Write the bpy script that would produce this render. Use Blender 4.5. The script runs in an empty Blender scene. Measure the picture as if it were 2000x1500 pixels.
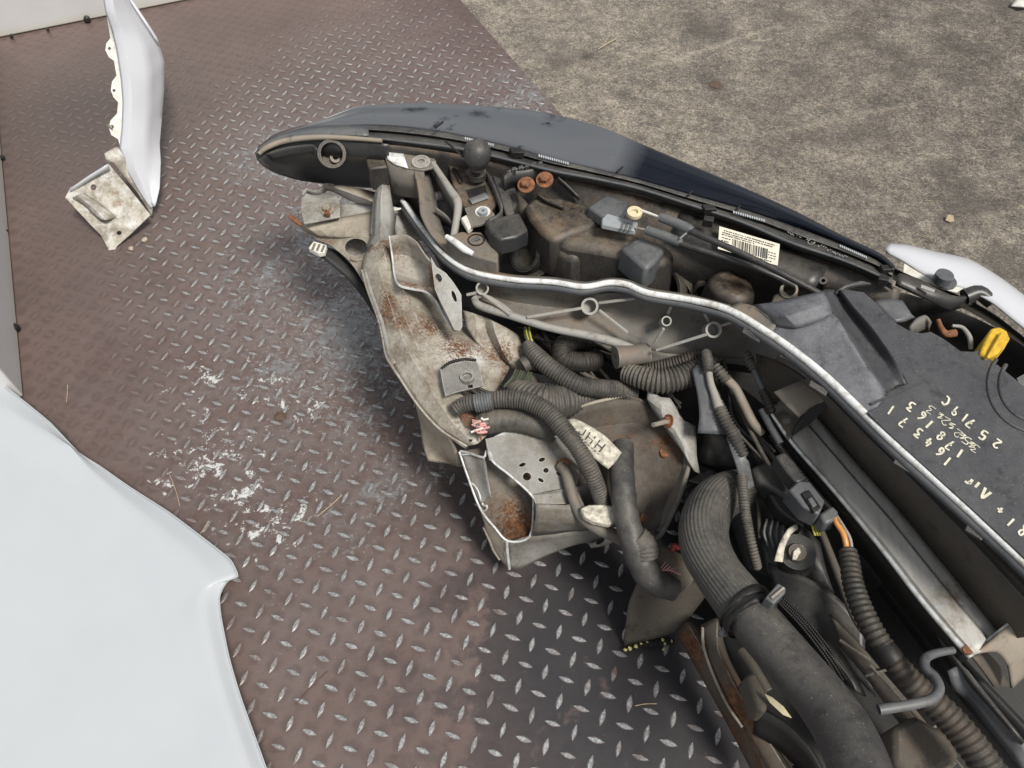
import bpy, bmesh, math, random
from mathutils import Vector, Matrix
random.seed(7)
S = bpy.context.scene
COL = S.collection
# ------------------------------------------------------------------ camera
CAM_H, TILT, FPX = 1.30, math.radians(37.5), 1470.0
cd = bpy.data.cameras.new('camera'); cam = bpy.data.objects.new('camera', cd); COL.objects.link(cam)
cd.sensor_width = 36.0; cd.lens = FPX / 2000 * 36.0; cd.clip_start = 0.02; cd.clip_end = 500
cam.location = (0, 0, CAM_H); cam.rotation_euler = (TILT, 0, 0)
S.camera = cam
# ------------------------------------------------------------------ sky, sun, exposure
SUN_EL, SUN_AZ = math.radians(58), math.radians(140)      # azimuth from +Y towards +X
w = bpy.data.worlds.new('World'); S.world = w; w.use_nodes = True
nt = w.node_tree; bg = nt.nodes['Background']
sky = nt.nodes.new('ShaderNodeTexSky'); sky.sky_type = 'NISHITA'; sky.sun_disc = False
sky.sun_elevation = SUN_EL; sky.sun_rotation = SUN_AZ; sky.air_density = 1.0; sky.dust_density = 4.0; sky.ozone_density = 1.0
hs = nt.nodes.new('ShaderNodeHueSaturation'); hs.inputs['Saturation'].default_value = 0.40
nt.links.new(sky.outputs[0], hs.inputs['Color'])
# broken cloud: bright grey-white patches over the blue
tc = nt.nodes.new('ShaderNodeTexCoord'); nz = nt.nodes.new('ShaderNodeTexNoise')
nz.inputs['Scale'].default_value = 2.2; nz.inputs['Detail'].default_value = 6
cr = nt.nodes.new('ShaderNodeValToRGB'); cr.color_ramp.elements[0].position = .42; cr.color_ramp.elements[1].position = .62
mx = nt.nodes.new('ShaderNodeMix'); mx.data_type = 'RGBA'; mx.inputs[7].default_value = (7.6, 7.9, 8.3, 1)
nt.links.new(tc.outputs['Generated'], nz.inputs['Vector']); nt.links.new(nz.outputs['Fac'], cr.inputs['Fac'])
nt.links.new(cr.outputs['Color'], mx.inputs[0]); nt.links.new(hs.outputs['Color'], mx.inputs[6])
nt.links.new(mx.outputs[2], bg.inputs['Color']); bg.inputs['Strength'].default_value = 0.06
sd = bpy.data.lights.new('sun', 'SUN'); sun = bpy.data.objects.new('sun', sd); COL.objects.link(sun)
sd.energy = 2.9; sd.angle = math.radians(14); sd.color = (1.0, .95, .88)
sdir = Vector((math.sin(SUN_AZ) * math.cos(SUN_EL), math.cos(SUN_AZ) * math.cos(SUN_EL), math.sin(SUN_EL)))
sun.rotation_euler = sdir.to_track_quat('Z', 'Y').to_euler(); sun.location = sdir * 6
S.view_settings.view_transform = 'Standard'; S.view_settings.look = 'None'; S.view_settings.gamma = 1
S.view_settings.use_curve_mapping = False
S.view_settings.exposure = 0.36

# ------------------------------------------------------------------ measuring
def P(px, py, z=0.0):
    """Point at height z that the photograph (2000x1500) shows at px, py."""
    u, v = (px - 1000) / FPX, (750 - py) / FPX
    d = Vector((u, math.sin(TILT) + v * math.cos(TILT), -math.cos(TILT) + v * math.sin(TILT)))
    return Vector((0, 0, CAM_H)) + d * ((z - CAM_H) / d.z)
def mpp(p):
    """Metres covered by one photograph pixel at point p."""
    d = p - Vector((0, 0, CAM_H))
    return d.dot(Vector((0, math.sin(TILT), -math.cos(TILT)))) / FPX
def cat(a, b, c, d, t):
    return 0.5 * ((2 * b) + (c - a) * t + (2 * a - 5 * b + 4 * c - d) * t * t + (3 * b - a - 3 * c + d) * t ** 3)
def blend(pts, sub, k):
    a = spline(pts, sub)
    if k <= 0 or sub <= 1 or len(pts) < 3: return a
    out = []
    for i, p in enumerate(a):
        j, r = divmod(i, sub); l = pts[j] if r == 0 else pts[j].lerp(pts[j + 1], r / sub)
        out.append(p.lerp(l, k))
    return out
def spline(pts, sub):
    if sub <= 1 or len(pts) < 3:
        if sub > 1:
            return [pts[0] + (pts[1] - pts[0]) * (k / sub) for k in range(sub)] + [pts[1]]
        return list(pts)
    n = len(pts); out = []
    for i in range(n - 1):
        a = pts[i - 1] if i else pts[0] * 2 - pts[1]
        d = pts[i + 2] if i + 2 < n else pts[-1] * 2 - pts[-2]
        for k in range(sub): out.append(cat(a, pts[i], pts[i + 1], d, k / sub))
    return out + [pts[-1]]

# ------------------------------------------------------------------ materials
class G:
    def __init__(s, name):
        s.m = bpy.data.materials.new(name); s.m.use_nodes = True; s.t = s.m.node_tree
        s.b = s.t.nodes['Principled BSDF']; s._p = None
    def new(s, t): return s.t.nodes.new('ShaderNode' + t)
    def link(s, a, b): s.t.links.new(a, b)
    def put(s, sock, v):
        if isinstance(v, bpy.types.NodeSocket): s.link(v, sock)
        elif v is not None:
            if isinstance(v, (tuple, list)) and len(v) == 3 and sock.type == 'RGBA': v = (*v, 1)
            sock.default_value = v
    def geo(s):
        if s._p is None: s._p = s.new('NewGeometry')
        return s._p
    def pos(s): return s.geo().outputs['Position']
    def mapv(s, scale, loc=(0, 0, 0), rot=(0, 0, 0), vec=None):
        n = s.new('Mapping'); s.put(n.inputs['Vector'], vec or s.pos())
        n.inputs['Scale'].default_value = scale; n.inputs['Location'].default_value = loc; n.inputs['Rotation'].default_value = rot
        return n.outputs[0]
    def noise(s, scale, detail=4, rough=.6, dist=0, vec=None, off=0):
        n = s.new('TexNoise'); v = vec or s.pos()
        if off: v = s.mapv((1, 1, 1), (off, off * .7, off * 1.3), vec=v)
        s.put(n.inputs['Vector'], v)
        n.inputs['Scale'].default_value = scale; n.inputs['Detail'].default_value = detail
        n.inputs['Roughness'].default_value = rough; n.inputs['Distortion'].default_value = dist
        return n.outputs['Fac']
    def voro(s, scale, vec=None, feature='F1', out='Distance'):
        n = s.new('TexVoronoi'); n.feature = feature; s.put(n.inputs['Vector'], vec or s.pos()); n.inputs['Scale'].default_value = scale
        return n.outputs[out]
    def ramp(s, f, *stops):
        n = s.new('ValToRGB'); e = n.color_ramp.elements
        while len(e) < len(stops): e.new(.5)
        for k, (p, c) in enumerate(stops):
            e[k].position = p
            e[k].color = (c, c, c, 1) if isinstance(c, (int, float)) else (*c, 1)
        s.put(n.inputs['Fac'], f); return n.outputs['Color']
    def step(s, f, a, b): return s.ramp(f, (a, 0.0), (b, 1.0)) if a < b else s.ramp(f, (b, 1.0), (a, 0.0))
    def math(s, op, a, b=None, c=None):
        n = s.new('Math'); n.operation = op; s.put(n.inputs[0], a); s.put(n.inputs[1], b)
        if c is not None: s.put(n.inputs[2], c)
        return n.outputs[0]
    def mix(s, f, a, b):
        n = s.new('Mix'); n.data_type = 'RGBA'; s.put(n.inputs[0], f); s.put(n.inputs[6], a); s.put(n.inputs[7], b); return n.outputs[2]
    def near(s, c, r0, r1, scale=(1, 1, 1)):
        """1 inside r0 of point c, 0 beyond r1 (local mask for stains, painted shade and reflection)."""
        n = s.new('Vector' + 'Math'); n.operation = 'SUBTRACT'; s.link(s.pos(), n.inputs[0]); n.inputs[1].default_value = c
        q = s.new('VectorMath'); q.operation = 'MULTIPLY'; s.link(n.outputs[0], q.inputs[0]); q.inputs[1].default_value = scale
        l = s.new('VectorMath'); l.operation = 'LENGTH'; s.link(q.outputs[0], l.inputs[0])
        m = s.new('MapRange'); s.link(l.outputs['Value'], m.inputs[0]); m.inputs[1].default_value = r0; m.inputs[2].default_value = r1
        m.inputs[3].default_value = 1; m.inputs[4].default_value = 0; return m.outputs[0]
    def edge(s, r=.003, a=.03, b=.22):
        n = s.new('Bevel'); n.samples = 4; n.inputs['Radius'].default_value = r
        d = s.new('VectorMath'); d.operation = 'DOT_PRODUCT'; s.link(n.outputs[0], d.inputs[0]); s.link(s.geo().outputs['Normal'], d.inputs[1])
        return s.step(s.math('SUBTRACT', 1.0, d.outputs['Value']), a, b)
    def line(s, A, B, wid, wob=.02, sc=9):
        t = (B - A).normalized(); nrm = Vector((-t.y, t.x, 0)); L = (B - A).length
        def dotp(v):
            q = s.new('VectorMath'); q.operation = 'DOT_PRODUCT'; s.link(s.pos(), q.inputs[0]); q.inputs[1].default_value = v; return q.outputs['Value']
        d = s.math('SUBTRACT', dotp(nrm), nrm.dot(A)); d = s.math('ADD', d, s.math('MULTIPLY', s.math('SUBTRACT', s.noise(sc, 4), .5), wob * 2))
        m = s.step(s.math('DIVIDE', s.math('ABSOLUTE', d), wid), 1.0, .2)
        u = s.math('DIVIDE', s.math('SUBTRACT', dotp(t), t.dot(A)), L)
        e = s.step(s.math('ABSOLUTE', s.math('SUBTRACT', u, .5)), .55, .40)
        return s.math('MULTIPLY', m, e)
    def up(s):
        x = s.new('SeparateXYZ'); s.link(s.geo().outputs['Normal'], x.inputs[0]); return x.outputs['Z']
    def bump(s, h, strength=.4, dist=.001):
        n = s.new('Bump'); n.inputs['Strength'].default_value = strength; n.inputs['Distance'].default_value = dist
        s.put(n.inputs['Height'], h); s.link(n.outputs[0], s.b.inputs['Normal'])
    def done(s, col, rough=.5, metal=0, coat=0, spec=None, coat_rough=.05):
        b = s.b.inputs
        s.put(b['Base Color'], col); s.put(b['Roughness'], rough); s.put(b['Metallic'], metal); s.put(b['Coat Weight'], coat)
        b['Coat Roughness'].default_value = coat_rough
        if spec is not None: s.put(b['Specular IOR Level'], spec)
        return s.m
def simple(name, col, rough=.5, metal=0, coat=0, var=.25, scale=60, bump=.15):
    g = G(name); n = g.noise(scale, 5)
    c = g.mix(g.step(n, .3, .7), tuple(x * (1 - var) for x in col), tuple(min(1, x * (1 + var)) for x in col))
    if bump: g.bump(g.noise(scale * 6, 3), bump, .0008)
    return g.done(c, rough, metal, coat)
def dusty(name, base, dust=(.22, .19, .15), amount=.5, rough=.5, speck=.5, brown=0.0, tex=0.0, all_round=.25, wear=0):
    """Plastic or rubber under settled dust: most on upward faces, broken by noise, with pale specks."""
    g = G(name)
    n1 = g.noise(14, 5, .65); n2 = g.noise(90, 5, .75, off=3); n3 = g.noise(300, 4, .8, off=15)
    u = g.math('MAXIMUM', g.up(), all_round)
    d = g.math('ADD', g.math('MULTIPLY', n1, .50), g.math('MULTIPLY', n2, .30))
    d = g.math('ADD', d, g.math('MULTIPLY', n3, .20))
    d = g.math('MULTIPLY', g.step(d, .40, .64), g.math('POWER', u, 1.4))
    d = g.math('MULTIPLY', d, amount)
    dc = g.mix(g.step(g.noise(22, 3, off=9), .45, .7), dust, (dust[0] * 1.15, dust[1] * .82, dust[2] * .62)) if brown else dust
    c = g.mix(d, base, dc)
    c = g.mix(g.math('MULTIPLY', g.step(g.noise(38, 5, .75, off=19), .54, .66), .55), c, tuple(x * .35 for x in base))
    if wear: c = g.mix(g.math('MULTIPLY', g.math('MULTIPLY', g.edge(), g.step(g.noise(60, 4, .7, off=31), .38, .60)), wear), c, (.50, .49, .45))
    sp = g.math('MULTIPLY', g.step(g.noise(420, 2, .8, off=5), .66, .74), speck)
    c = g.mix(sp, c, (.42, .40, .36))
    h = g.math('ADD', n2, g.math('MULTIPLY', g.noise(1500, 2), tex))
    g.bump(h, .25 + tex * .3, .0006)
    return g.done(c, g.math('ADD', g.math('MULTIPLY', d, .35), rough))
def rusty(name, base, pale, rust_amt=.5, spots=.5, rough=.6, centres=(), scale=9, bare=(), grime=(), dirtc=(.12, .092, .06), dirt_amt=.78):
    """Painted or galvanised sheet steel: grey-beige grime, rust blooms and peppery rust specks."""
    g = G(name)
    c = g.mix(g.step(g.noise(scale, 5, .65), .35, .68), base, pale)
    dirt = g.step(g.math('ADD', g.math('MULTIPLY', g.noise(scale * 1.7, 6, .72, off=4), .7), g.math('MULTIPLY', g.noise(180, 4, .8, off=41), .3)), .45, .64)
    c = g.mix(g.math('MULTIPLY', dirt, dirt_amt), c, dirtc)
    pep = g.step(g.noise(330, 3, .85, off=43), .64, .70)
    c = g.mix(g.math('MULTIPLY', pep, .55), c, tuple(x * .5 for x in dirtc))
    for (ctr, r0, r1) in grime: c = g.mix(g.math('MULTIPLY', g.math('MULTIPLY', g.near(tuple(ctr), r0, r1), g.step(g.noise(45, 5, .7, off=12), .38, .62)), .8), c, (.12, .095, .06))
    for (ctr, r0, r1) in bare: c = g.mix(g.math('MULTIPLY', g.near(tuple(ctr), r0, r1), g.step(g.noise(40, 5, .7, off=14), .36, .50)), c, (.72, .72, .69))
    region = g.step(g.noise(scale * .8, 3, .5, off=8), .5 + .2 * (1 - rust_amt), .72)
    for (ctr, r0, r1) in centres: region = g.math('MAXIMUM', region, g.near(tuple(ctr), r0, r1))
    fine = g.step(g.math('ADD', g.noise(230, 4, .75, off=2), g.math('MULTIPLY', region, .22)), .60, .68)
    r = g.math('MULTIPLY', g.math('MAXIMUM', fine, g.math('MULTIPLY', region, g.step(g.noise(60, 4), .4, .65))), g.math('MULTIPLY', region, rust_amt * 1.4))
    rc = g.mix(g.step(g.noise(120, 3, off=6), .4, .65), (.085, .035, .016), (.20, .085, .032))
    c = g.mix(r, c, rc)
    re = g.math('MULTIPLY', g.math('MULTIPLY', g.edge(.006, .008, .10), g.step(g.noise(26, 5, .7, off=61), .52, .62)), rust_amt * .8)
    c = g.mix(re, c, rc)
    pits = g.math('MULTIPLY', g.step(g.voro(95), .16, .08), g.math('MULTIPLY', g.step(g.noise(30, 2, off=7), .5, .6), spots))
    c = g.mix(pits, c, (.05, .035, .025))
    c = g.mix(g.math('MULTIPLY', g.math('MULTIPLY', g.edge(), g.math('SUBTRACT', g.step(g.noise(50, 4, .7, off=31), .30, .55), g.math('MULTIPLY', g.step(g.noise(26, 5, .7, off=61), .52, .62), .7))), .85), c, (.62, .61, .57))
    g.bump(g.math('ADD', g.noise(160, 4), r), .35, .0012)
    return g.done(c, g.math('ADD', g.math('MULTIPLY', r, .25), rough), 0.0)

M = {}
def mats():
    # -- worn red-brown paint on steel tread plate
    def plate(name, stud):
        g = G(name)
        big = g.noise(2.1, 5, .6); mid = g.noise(9, 6, .68, off=2); fin = g.noise(55, 5, .7, off=5); vf = g.noise(260, 4, .75, off=1)
        zone = g.near((-.36, 1.40, 0), .12, .85, (1.1, .58, 1))
        zone = g.math('MAXIMUM', zone, g.math('MULTIPLY', g.near(tuple(P(800, 930)), .05, .30), .8))
        zone = g.math('MAXIMUM', zone, g.math('MULTIPLY', g.near(tuple(P(690, 660)), .08, .35), 1.0))
        zone = g.math('MAXIMUM', zone, g.math('MULTIPLY', g.near(tuple(P(560, 300)), .08, .40), .9))
        zone = g.math('MAXIMUM', zone, g.math('MULTIPLY', g.near((.02, 2.08, 0), .02, .40), 1.0))
        zone = g.math('MAXIMUM', zone, g.math('MULTIPLY', g.near((.18, .72, 0), .05, .42), .62))
        zone = g.math('MAXIMUM', zone, g.math('MULTIPLY', g.near((-.30, .95, 0), .02, .28), .5))
        paint = g.mix(g.step(big, .35, .65), (.110, .074, .066), (.150, .105, .094))
        paint = g.mix(g.math('MULTIPLY', g.step(mid, .5, .75), .55), paint, (.080, .058, .052))
        paint = g.mix(g.math('MULTIPLY', g.step(fin, .56, .72), .5), paint, (.165, .118, .105))
        paint = g.mix(g.math('MULTIPLY', g.step(vf, .63, .72), .55), paint, (.07, .055, .05))
        grey = g.math('MULTIPLY', g.near((-1.05, 2.0, 0), .1, .9), .45)
        paint = g.mix(grey, paint, (.14, .115, .10))
        steel = g.mix(g.step(g.noise(40, 5, .7, off=6), .35, .7), (.19, .196, .198), (.35, .355, .355))
        worn = g.math('ADD', g.math('MULTIPLY', mid, .42), g.math('ADD', g.math('MULTIPLY', fin, .50), g.math('MULTIPLY', zone, .27)))
        if stud:
            info = g.new('ObjectInfo').outputs['Random']
            w_ = g.step(g.math('ADD', g.math('ADD', g.math('MULTIPLY', g.math('MAXIMUM', zone, g.near((.15, .95, 0), .72, 1.25)), .62), g.math('MULTIPLY', fin, .5)), g.math('MULTIPLY', g.noise(3.4, 3, off=11), .55)), .58, .74)
            hgt = g.new('SeparateXYZ'); g.link(g.pos(), hgt.inputs[0])
            top = g.step(g.math('MULTIPLY', hgt.outputs['Z'], 400), .12, .5)
            w_ = g.math('MULTIPLY', g.math('MULTIPLY', w_, top), g.step(g.noise(24, 4, .7, off=37), .28, .52))
            steel = g.mix(g.step(vf, .45, .62), (.26, .27, .275), (.56, .57, .57))
        else:
            w_ = g.math('MULTIPLY', g.step(worn, .705, .745), .85)
        if not stud:
            veil = g.math('MULTIPLY', g.math('MULTIPLY', zone, g.step(g.noise(16, 6, .72, off=33), .36, .60)), .72)
            paint = g.mix(veil, paint, (.175, .158, .152))
            def dotp(v):
                q = g.new('VectorMath'); q.operation = 'DOT_PRODUCT'; g.link(g.pos(), q.inputs[0]); q.inputs[1].default_value = v; return q.outputs['Value']
            e1 = Vector((.0465, .02174, 0)); n_ = e1.normalized(); p_ = Vector((-n_.y, n_.x, 0)); o_ = Vector((-.3816, .7775, 0))
            def cell(off):
                w2 = []
                for ax in (n_, p_):
                    t_ = g.math('MULTIPLY', g.math('SUBTRACT', dotp(ax), ax.dot(o_)), 1 / .05135)
                    w2.append(g.math('SUBTRACT', g.math('FRACT', g.math('ADD', t_, .5 + off)), .5))
                return g.math('SQRT', g.math('ADD', g.math('MULTIPLY', w2[0], w2[0]), g.math('MULTIPLY', w2[1], w2[1])))
            halo = g.step(g.math('ADD', g.math('MINIMUM', cell(0), cell(.5)), g.math('MULTIPLY', g.math('SUBTRACT', fin, .5), .5)), .33, .16)
            paint = g.mix(g.math('MULTIPLY', halo, .38), paint, (.060, .046, .042))
            fk = g.step(g.math('ADD', g.noise(130, 5, .8, off=35), g.math('MULTIPLY', zone, .13)), .69, .72)
            paint = g.mix(g.math('MULTIPLY', fk, .7), paint, (.40, .41, .41))
            cast_shade = g.math('MAXIMUM', g.near(tuple(P(170, 215)), .05, .42), g.near(tuple(P(880, 960)), .02, .16))
            paint = g.mix(g.math('MULTIPLY', cast_shade, .55), paint, (.050, .043, .040))  # shadows left of the fender and cut rail, painted into the colour
        c = g.mix(w_, paint, steel)
        if not stud:
            # pale spilt-paint flakes in a band of their own
            fz = g.math('MULTIPLY', g.near(tuple(P(610, 785)), .0, .17), .8)
            for (x, y, r, k_) in ((390, 738, .14, .8), (515, 745, .12, .85), (400, 895, .19, 1.0), (545, 1020, .15, 1.0), (470, 960, .2, .8), (700, 720, .14, .6)): fz = g.math('MAXIMUM', fz, g.math('MULTIPLY', g.near(tuple(P(x, y)), .0, r), k_))
            fl = g.step(g.math('ADD', g.noise(30, 8, .78, .25, off=13), g.math('MULTIPLY', fz, .165)), .668, .695)
            fl = g.math('MULTIPLY', fl, g.step(fz, .02, .3))
            c = g.mix(fl, c, (.54, .555, .545))
            oil = g.math('MULTIPLY', g.near(tuple(P(1270, 1270)), .20, .52), g.step(g.math('ADD', mid, g.math('MULTIPLY', g.near(tuple(P(1260, 1220)), .05, .48), .30)), .51, .60))  # mask for the oil stain and the car's contact shadow together
            c = g.mix(g.math('MULTIPLY', oil, .9), c, (.025, .026, .030))  # oil stain, with the car's contact shadow painted in too
            scr = g.step(g.noise(1, 4, .6, vec=g.mapv((9, 160, 1), rot=(0, 0, .9))), .66, .70)
            c = g.mix(g.math('MULTIPLY', scr, .35), c, (.06, .05, .05))
        g.bump(g.math('ADD', g.math('MULTIPLY', w_, -.4), g.math('ADD', fin, g.math('MULTIPLY', vf, .5))), .3, .0008)
        r = g.math('ADD', .27, g.math('MULTIPLY', fin, .26))
        return g.done(c, r, g.math('MULTIPLY', w_, .45))
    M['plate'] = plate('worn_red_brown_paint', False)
    M['stud'] = plate('worn_tread_stud', True)
    # -- weathered concrete
    g = G('weathered_concrete')
    n0 = g.noise(1.6, 4, .6); n1 = g.noise(7, 5, .65, off=1); n2 = g.noise(48, 6, .78, .6, off=2); n3 = g.noise(150, 5, .8, off=3); n4 = g.noise(420, 3, .8, off=4)
    n5 = g.noise(26, 6, .8, .3, off=17)
    a = g.math('ADD', g.math('MULTIPLY', n2, .22), g.math('MULTIPLY', n5, .13)); a = g.math('ADD', a, g.math('ADD', g.math('MULTIPLY', n3, .40), g.math('MULTIPLY', n4, .25)))
    a = g.math('ADD', a, g.math('MULTIPLY', g.math('SUBTRACT', n1, .5), .20))
    dk = g.near((1.9, 2.3, 0), .2, 1.7)
    a = g.math('SUBTRACT', a, g.math('MULTIPLY', dk, .045))
    c = g.ramp(a, (.41, (.065, .056, .047)), (.465, (.130, .116, .100)), (.505, (.225, .199, .163)), (.55, (.37, .33, .265)), (.60, (.53, .48, .40)))
    c = g.mix(g.math('MULTIPLY', g.step(n0, .4, .7), .22), c, (.15, .132, .115))
    stain = g.step(g.math('ADD', g.math('MULTIPLY', g.noise(4.2, 3, .5, off=21), .8), g.math('MULTIPLY', n2, .2)), .58, .66)
    c = g.mix(g.math('MULTIPLY', stain, .55), c, (.075, .066, .058))
    streak = g.line(P(1262, 130), P(1540, 40), .018, .02)
    streak = g.math('MAXIMUM', streak, g.math('MULTIPLY', g.line(P(1480, 262), P(1830, 190), .020, .03), .6))
    streak = g.math('MAXIMUM', streak, g.math('MULTIPLY', g.line(P(1900, 425), P(2080, 380), .018, .02), .8))
    c = g.mix(g.math('MULTIPLY', g.math('MULTIPLY', streak, .65), g.step(g.math('ADD', g.math('MULTIPLY', n3, .5), g.math('MULTIPLY', n5, .5)), .42, .58)), c, (.44, .39, .31))
    oil = g.math('MAXIMUM', g.near(tuple(P(1398, 166)), .012, .035), g.near(tuple(P(1150, 105)), .01, .03))
    c = g.mix(g.math('MULTIPLY', oil, .7), c, (.05, .045, .04))
    pits = g.math('MULTIPLY', g.step(g.voro(46), .20, .10), g.step(n1, .48, .62))
    c = g.mix(g.math('MULTIPLY', pits, .8), c, (.05, .042, .036))
    g.bump(g.math('ADD', a, g.math('MULTIPLY', n4, .3)), .8, .006)
    M['concrete'] = g.done(c, .9)
    # -- white car paint
    g = G('white_car_paint')
    c = g.mix(g.step(g.noise(5, 4), .3, .7), (.465, .493, .518), (.49, .517, .54))
    c = g.mix(g.math('MULTIPLY', g.step(g.noise(900, 2, .8), .68, .74), .12), c, (.5, .5, .48))
    M['white'] = g.done(c, .40, 0, .7, coat_rough=.10)
    g = G('bright_white_wing_paint'); M['white2'] = g.done(g.mix(g.step(g.noise(7, 4), .3, .7), (.56, .575, .61), (.61, .62, .65)), .4, 0, .5, coat_rough=.12)
    g = G('grimy_white_primer')
    c = g.mix(g.step(g.noise(26, 5, .7), .40, .60), (.58, .575, .55), (.44, .41, .34))
    c = g.mix(g.math('MULTIPLY', g.step(g.noise(24, 6, .75, off=3), .42, .58), .85), c, (.21, .18, .135))
    c = g.mix(g.math('MULTIPLY', g.step(g.noise(15, 4, off=9), .66, .72), .6), c, (.20, .11, .05))
    g.bump(g.noise(90, 4), .35, .001); M['grimy_white'] = g.done(c, .7)
    g = G('white_flange'); c = g.mix(g.step(g.noise(60, 5, .7), .45, .7), (.72, .72, .66), (.56, .52, .42)); M['flange'] = g.done(c, .5)
    g = G('white_side_board')
    c = g.mix(g.step(g.noise(6, 5), .35, .7), (.60, .60, .605), (.55, .545, .545))
    z = g.new('SeparateXYZ'); g.link(g.pos(), z.inputs[0])
    low = g.step(g.math('ADD', z.outputs['Z'], g.math('MULTIPLY', g.noise(20, 4), .03)), .045, .02)
    c = g.mix(g.math('MULTIPLY', low, .55), c, (.50, .48, .36)); M['board'] = g.done(c, .45, 0, .2, coat_rough=.2)
    # -- plastics and rubber
    M['black'] = dusty('black_plastic', (.022, .023, .025), amount=.35, rough=.36, wear=.22)
    M['dusty'] = dusty('dusty_black_plastic', (.026, .026, .026), (.25, .20, .14), .78, .45, .6, 1, 0, .25, .3)
    M['dusty_lo'] = dusty('lightly_dusty_plastic', (.035, .036, .038), (.20, .18, .15), .55, .40, .5, 0, 0, .25, .35)
    M['slate'] = dusty('slate_plastic', (.085, .092, .100), (.24, .225, .20), .45, .42, .4, 0, 0, .25, .35)
    M['panel'] = dusty('grained_black_panel', (.050, .050, .055), (.14, .14, .145), .45, .36, .9, 0, 1.2)
    M['panel_lit'] = dusty('lit_dusty_panel', (.095, .097, .106), (.25, .26, .28), .8, .45, 1.0, 0, 1.2)  # dust specks, plus the facets' lit tone put into a paler colour
    M['grp'] = dusty('dirty_grey_composite', (.130, .126, .116), (.26, .205, .135), .62, .60, .5, 1, .4, .55, .8)
    M['grp_pale'] = dusty('pale_grey_composite', (.30, .30, .285), (.30, .25, .18), .55, .60, .5, 1, .4, .4, .8)
    M['brown'] = dusty('brown_dirty_plastic', (.075, .066, .054), (.16, .135, .10), .6, .62, .5, 1, .3, .5, .5)
    M['rubber'] = dusty('dusty_rubber', (.040, .040, .041), (.185, .165, .135), .58, .44, .8, 0, .2, .3)
    M['woven'] = dusty('woven_rubber', (.050, .049, .047), (.22, .20, .165), .62, .52, 1.0, 0, .5, .3)
    M['conduit'] = dusty('dusty_conduit', (.046, .044, .040), (.23, .20, .16), .75, .58, .5, 0, .2, .5)
    M['conduit_dk'] = dusty('dark_conduit', (.022, .021, .019), (.13, .11, .08), .6, .55, .4, 1, .2, .4)
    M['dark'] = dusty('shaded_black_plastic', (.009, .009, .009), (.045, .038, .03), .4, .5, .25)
    M['tan'] = dusty('tan_dirty_plastic', (.25, .22, .18), (.32, .275, .21), .6, .6, .3, 1, .2, .5, .6)
    # -- metals
    rc = [(P(835, 645, .31), .0, .06), (P(895, 690, .30), .0, .07), (P(960, 705, .28), .0, .045), (P(905, 825, .27), .0, .05), (P(820, 530, .36), .0, .05), (P(985, 690, .30), .0, .05), (P(1000, 735, .28), .0, .04)]
    bare = [(P(895, 705, .31), .0, .045), (P(930, 690, .31), .0, .035)]
    gr = [(P(730, 560, .35), .0, .05), (P(775, 610, .33), .0, .05), (P(810, 660, .32), .0, .05), (P(745, 470, .35), .0, .04), (P(900, 800, .28), .0, .07)]
    M['rail'] = rusty('grimy_pale_steel', (.33, .305, .25), (.50, .48, .42), .95, .9, .55, rc, 9, bare, gr)
    M['shelf'] = rusty('tan_grimy_steel', (.30, .265, .21), (.42, .38, .31), .7, .8, .6)
    M['galv'] = rusty('grimy_galvanised_steel', (.30, .30, .28), (.42, .415, .39), .45, .6, .5)
    M['grey_st'] = rusty('grey_painted_steel', (.175, .172, .160), (.27, .265, .245), .5, .7, .55, [], 9, [(P(985, 975, .26), .0, .02)], [(P(1050, 850, .28), .0, .07), (P(1100, 900, .26), .0, .05), (P(1090, 1010, .21), .02, .08)], (.085, .068, .048))
    M['pocket'] = rusty('dirty_brown_steel', (.065, .054, .042), (.105, .086, .066), .95, .8, .7, [], 14, (), (), (.025, .020, .015))
    M['bar'] = rusty('rust_streaked_dark_bar', (.060, .050, .040), (.11, .095, .075), 1.0, .7, .7, [(P(1345, 1265, .08), .0, .07), (P(1440, 1385, .14), .0, .09), (P(1420, 1440, .07), .0, .06), (P(1500, 1480, .12), .0, .05)])
    M['rust'] = simple('rust', (.20, .085, .040), .85, 0, 0, .5, 130, .5)
    M['rust_in'] = rusty('rust_stained_inside', (.20, .175, .145), (.27, .245, .21), 1.0, .5, .6, [(P(1010, 1030, .145), .01, .075), (P(1000, 1000, .17), .0, .05)])
    M['bracket'] = rusty('rusting_bracket_steel', (.30, .28, .24), (.42, .40, .36), 1.0, .8, .6, [(P(838, 545, .365), .0, .05), (P(800, 552, .36), .0, .035)])
    g = G('worn_white_edge'); c = g.mix(g.step(g.noise(60, 5, .75), .48, .66), (.74, .76, .76), (.42, .39, .33))
    g.bump(g.noise(150, 4), .3, .001); M['edge'] = g.done(c, .5)
    g = G('cut_steel_edge'); M['cut'] = g.done(g.mix(g.step(g.noise(90, 4), .4, .65), (.62, .64, .64), (.42, .41, .38)), .45, .2)
    g = G('stained_aluminium'); c = g.mix(g.step(g.noise(1, 6, .72, vec=g.mapv((30, 5, 10), rot=(0, 0, .75))), .35, .7), (.30, .28, .245), (.54, .53, .50))
    c = g.mix(g.math('MULTIPLY', g.step(g.noise(16, 5, .7, off=3), .55, .7), .8), c, (.16, .10, .055))
    c = g.mix(g.math('MULTIPLY', g.step(g.noise(70, 5, .8, off=5), .60, .66), .8), c, (.50, .55, .60)); g.bump(g.noise(100, 4), .3, .001)
    M['alu'] = g.done(c, .58, .1)
    M['steel'] = simple('bright_steel', (.55, .55, .54), .32, .8, 0, .3, 90, .1)
    M['bolt'] = simple('weathered_bolt', (.30, .26, .21), .6, .2, 0, .35, 160, .3)
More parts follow.
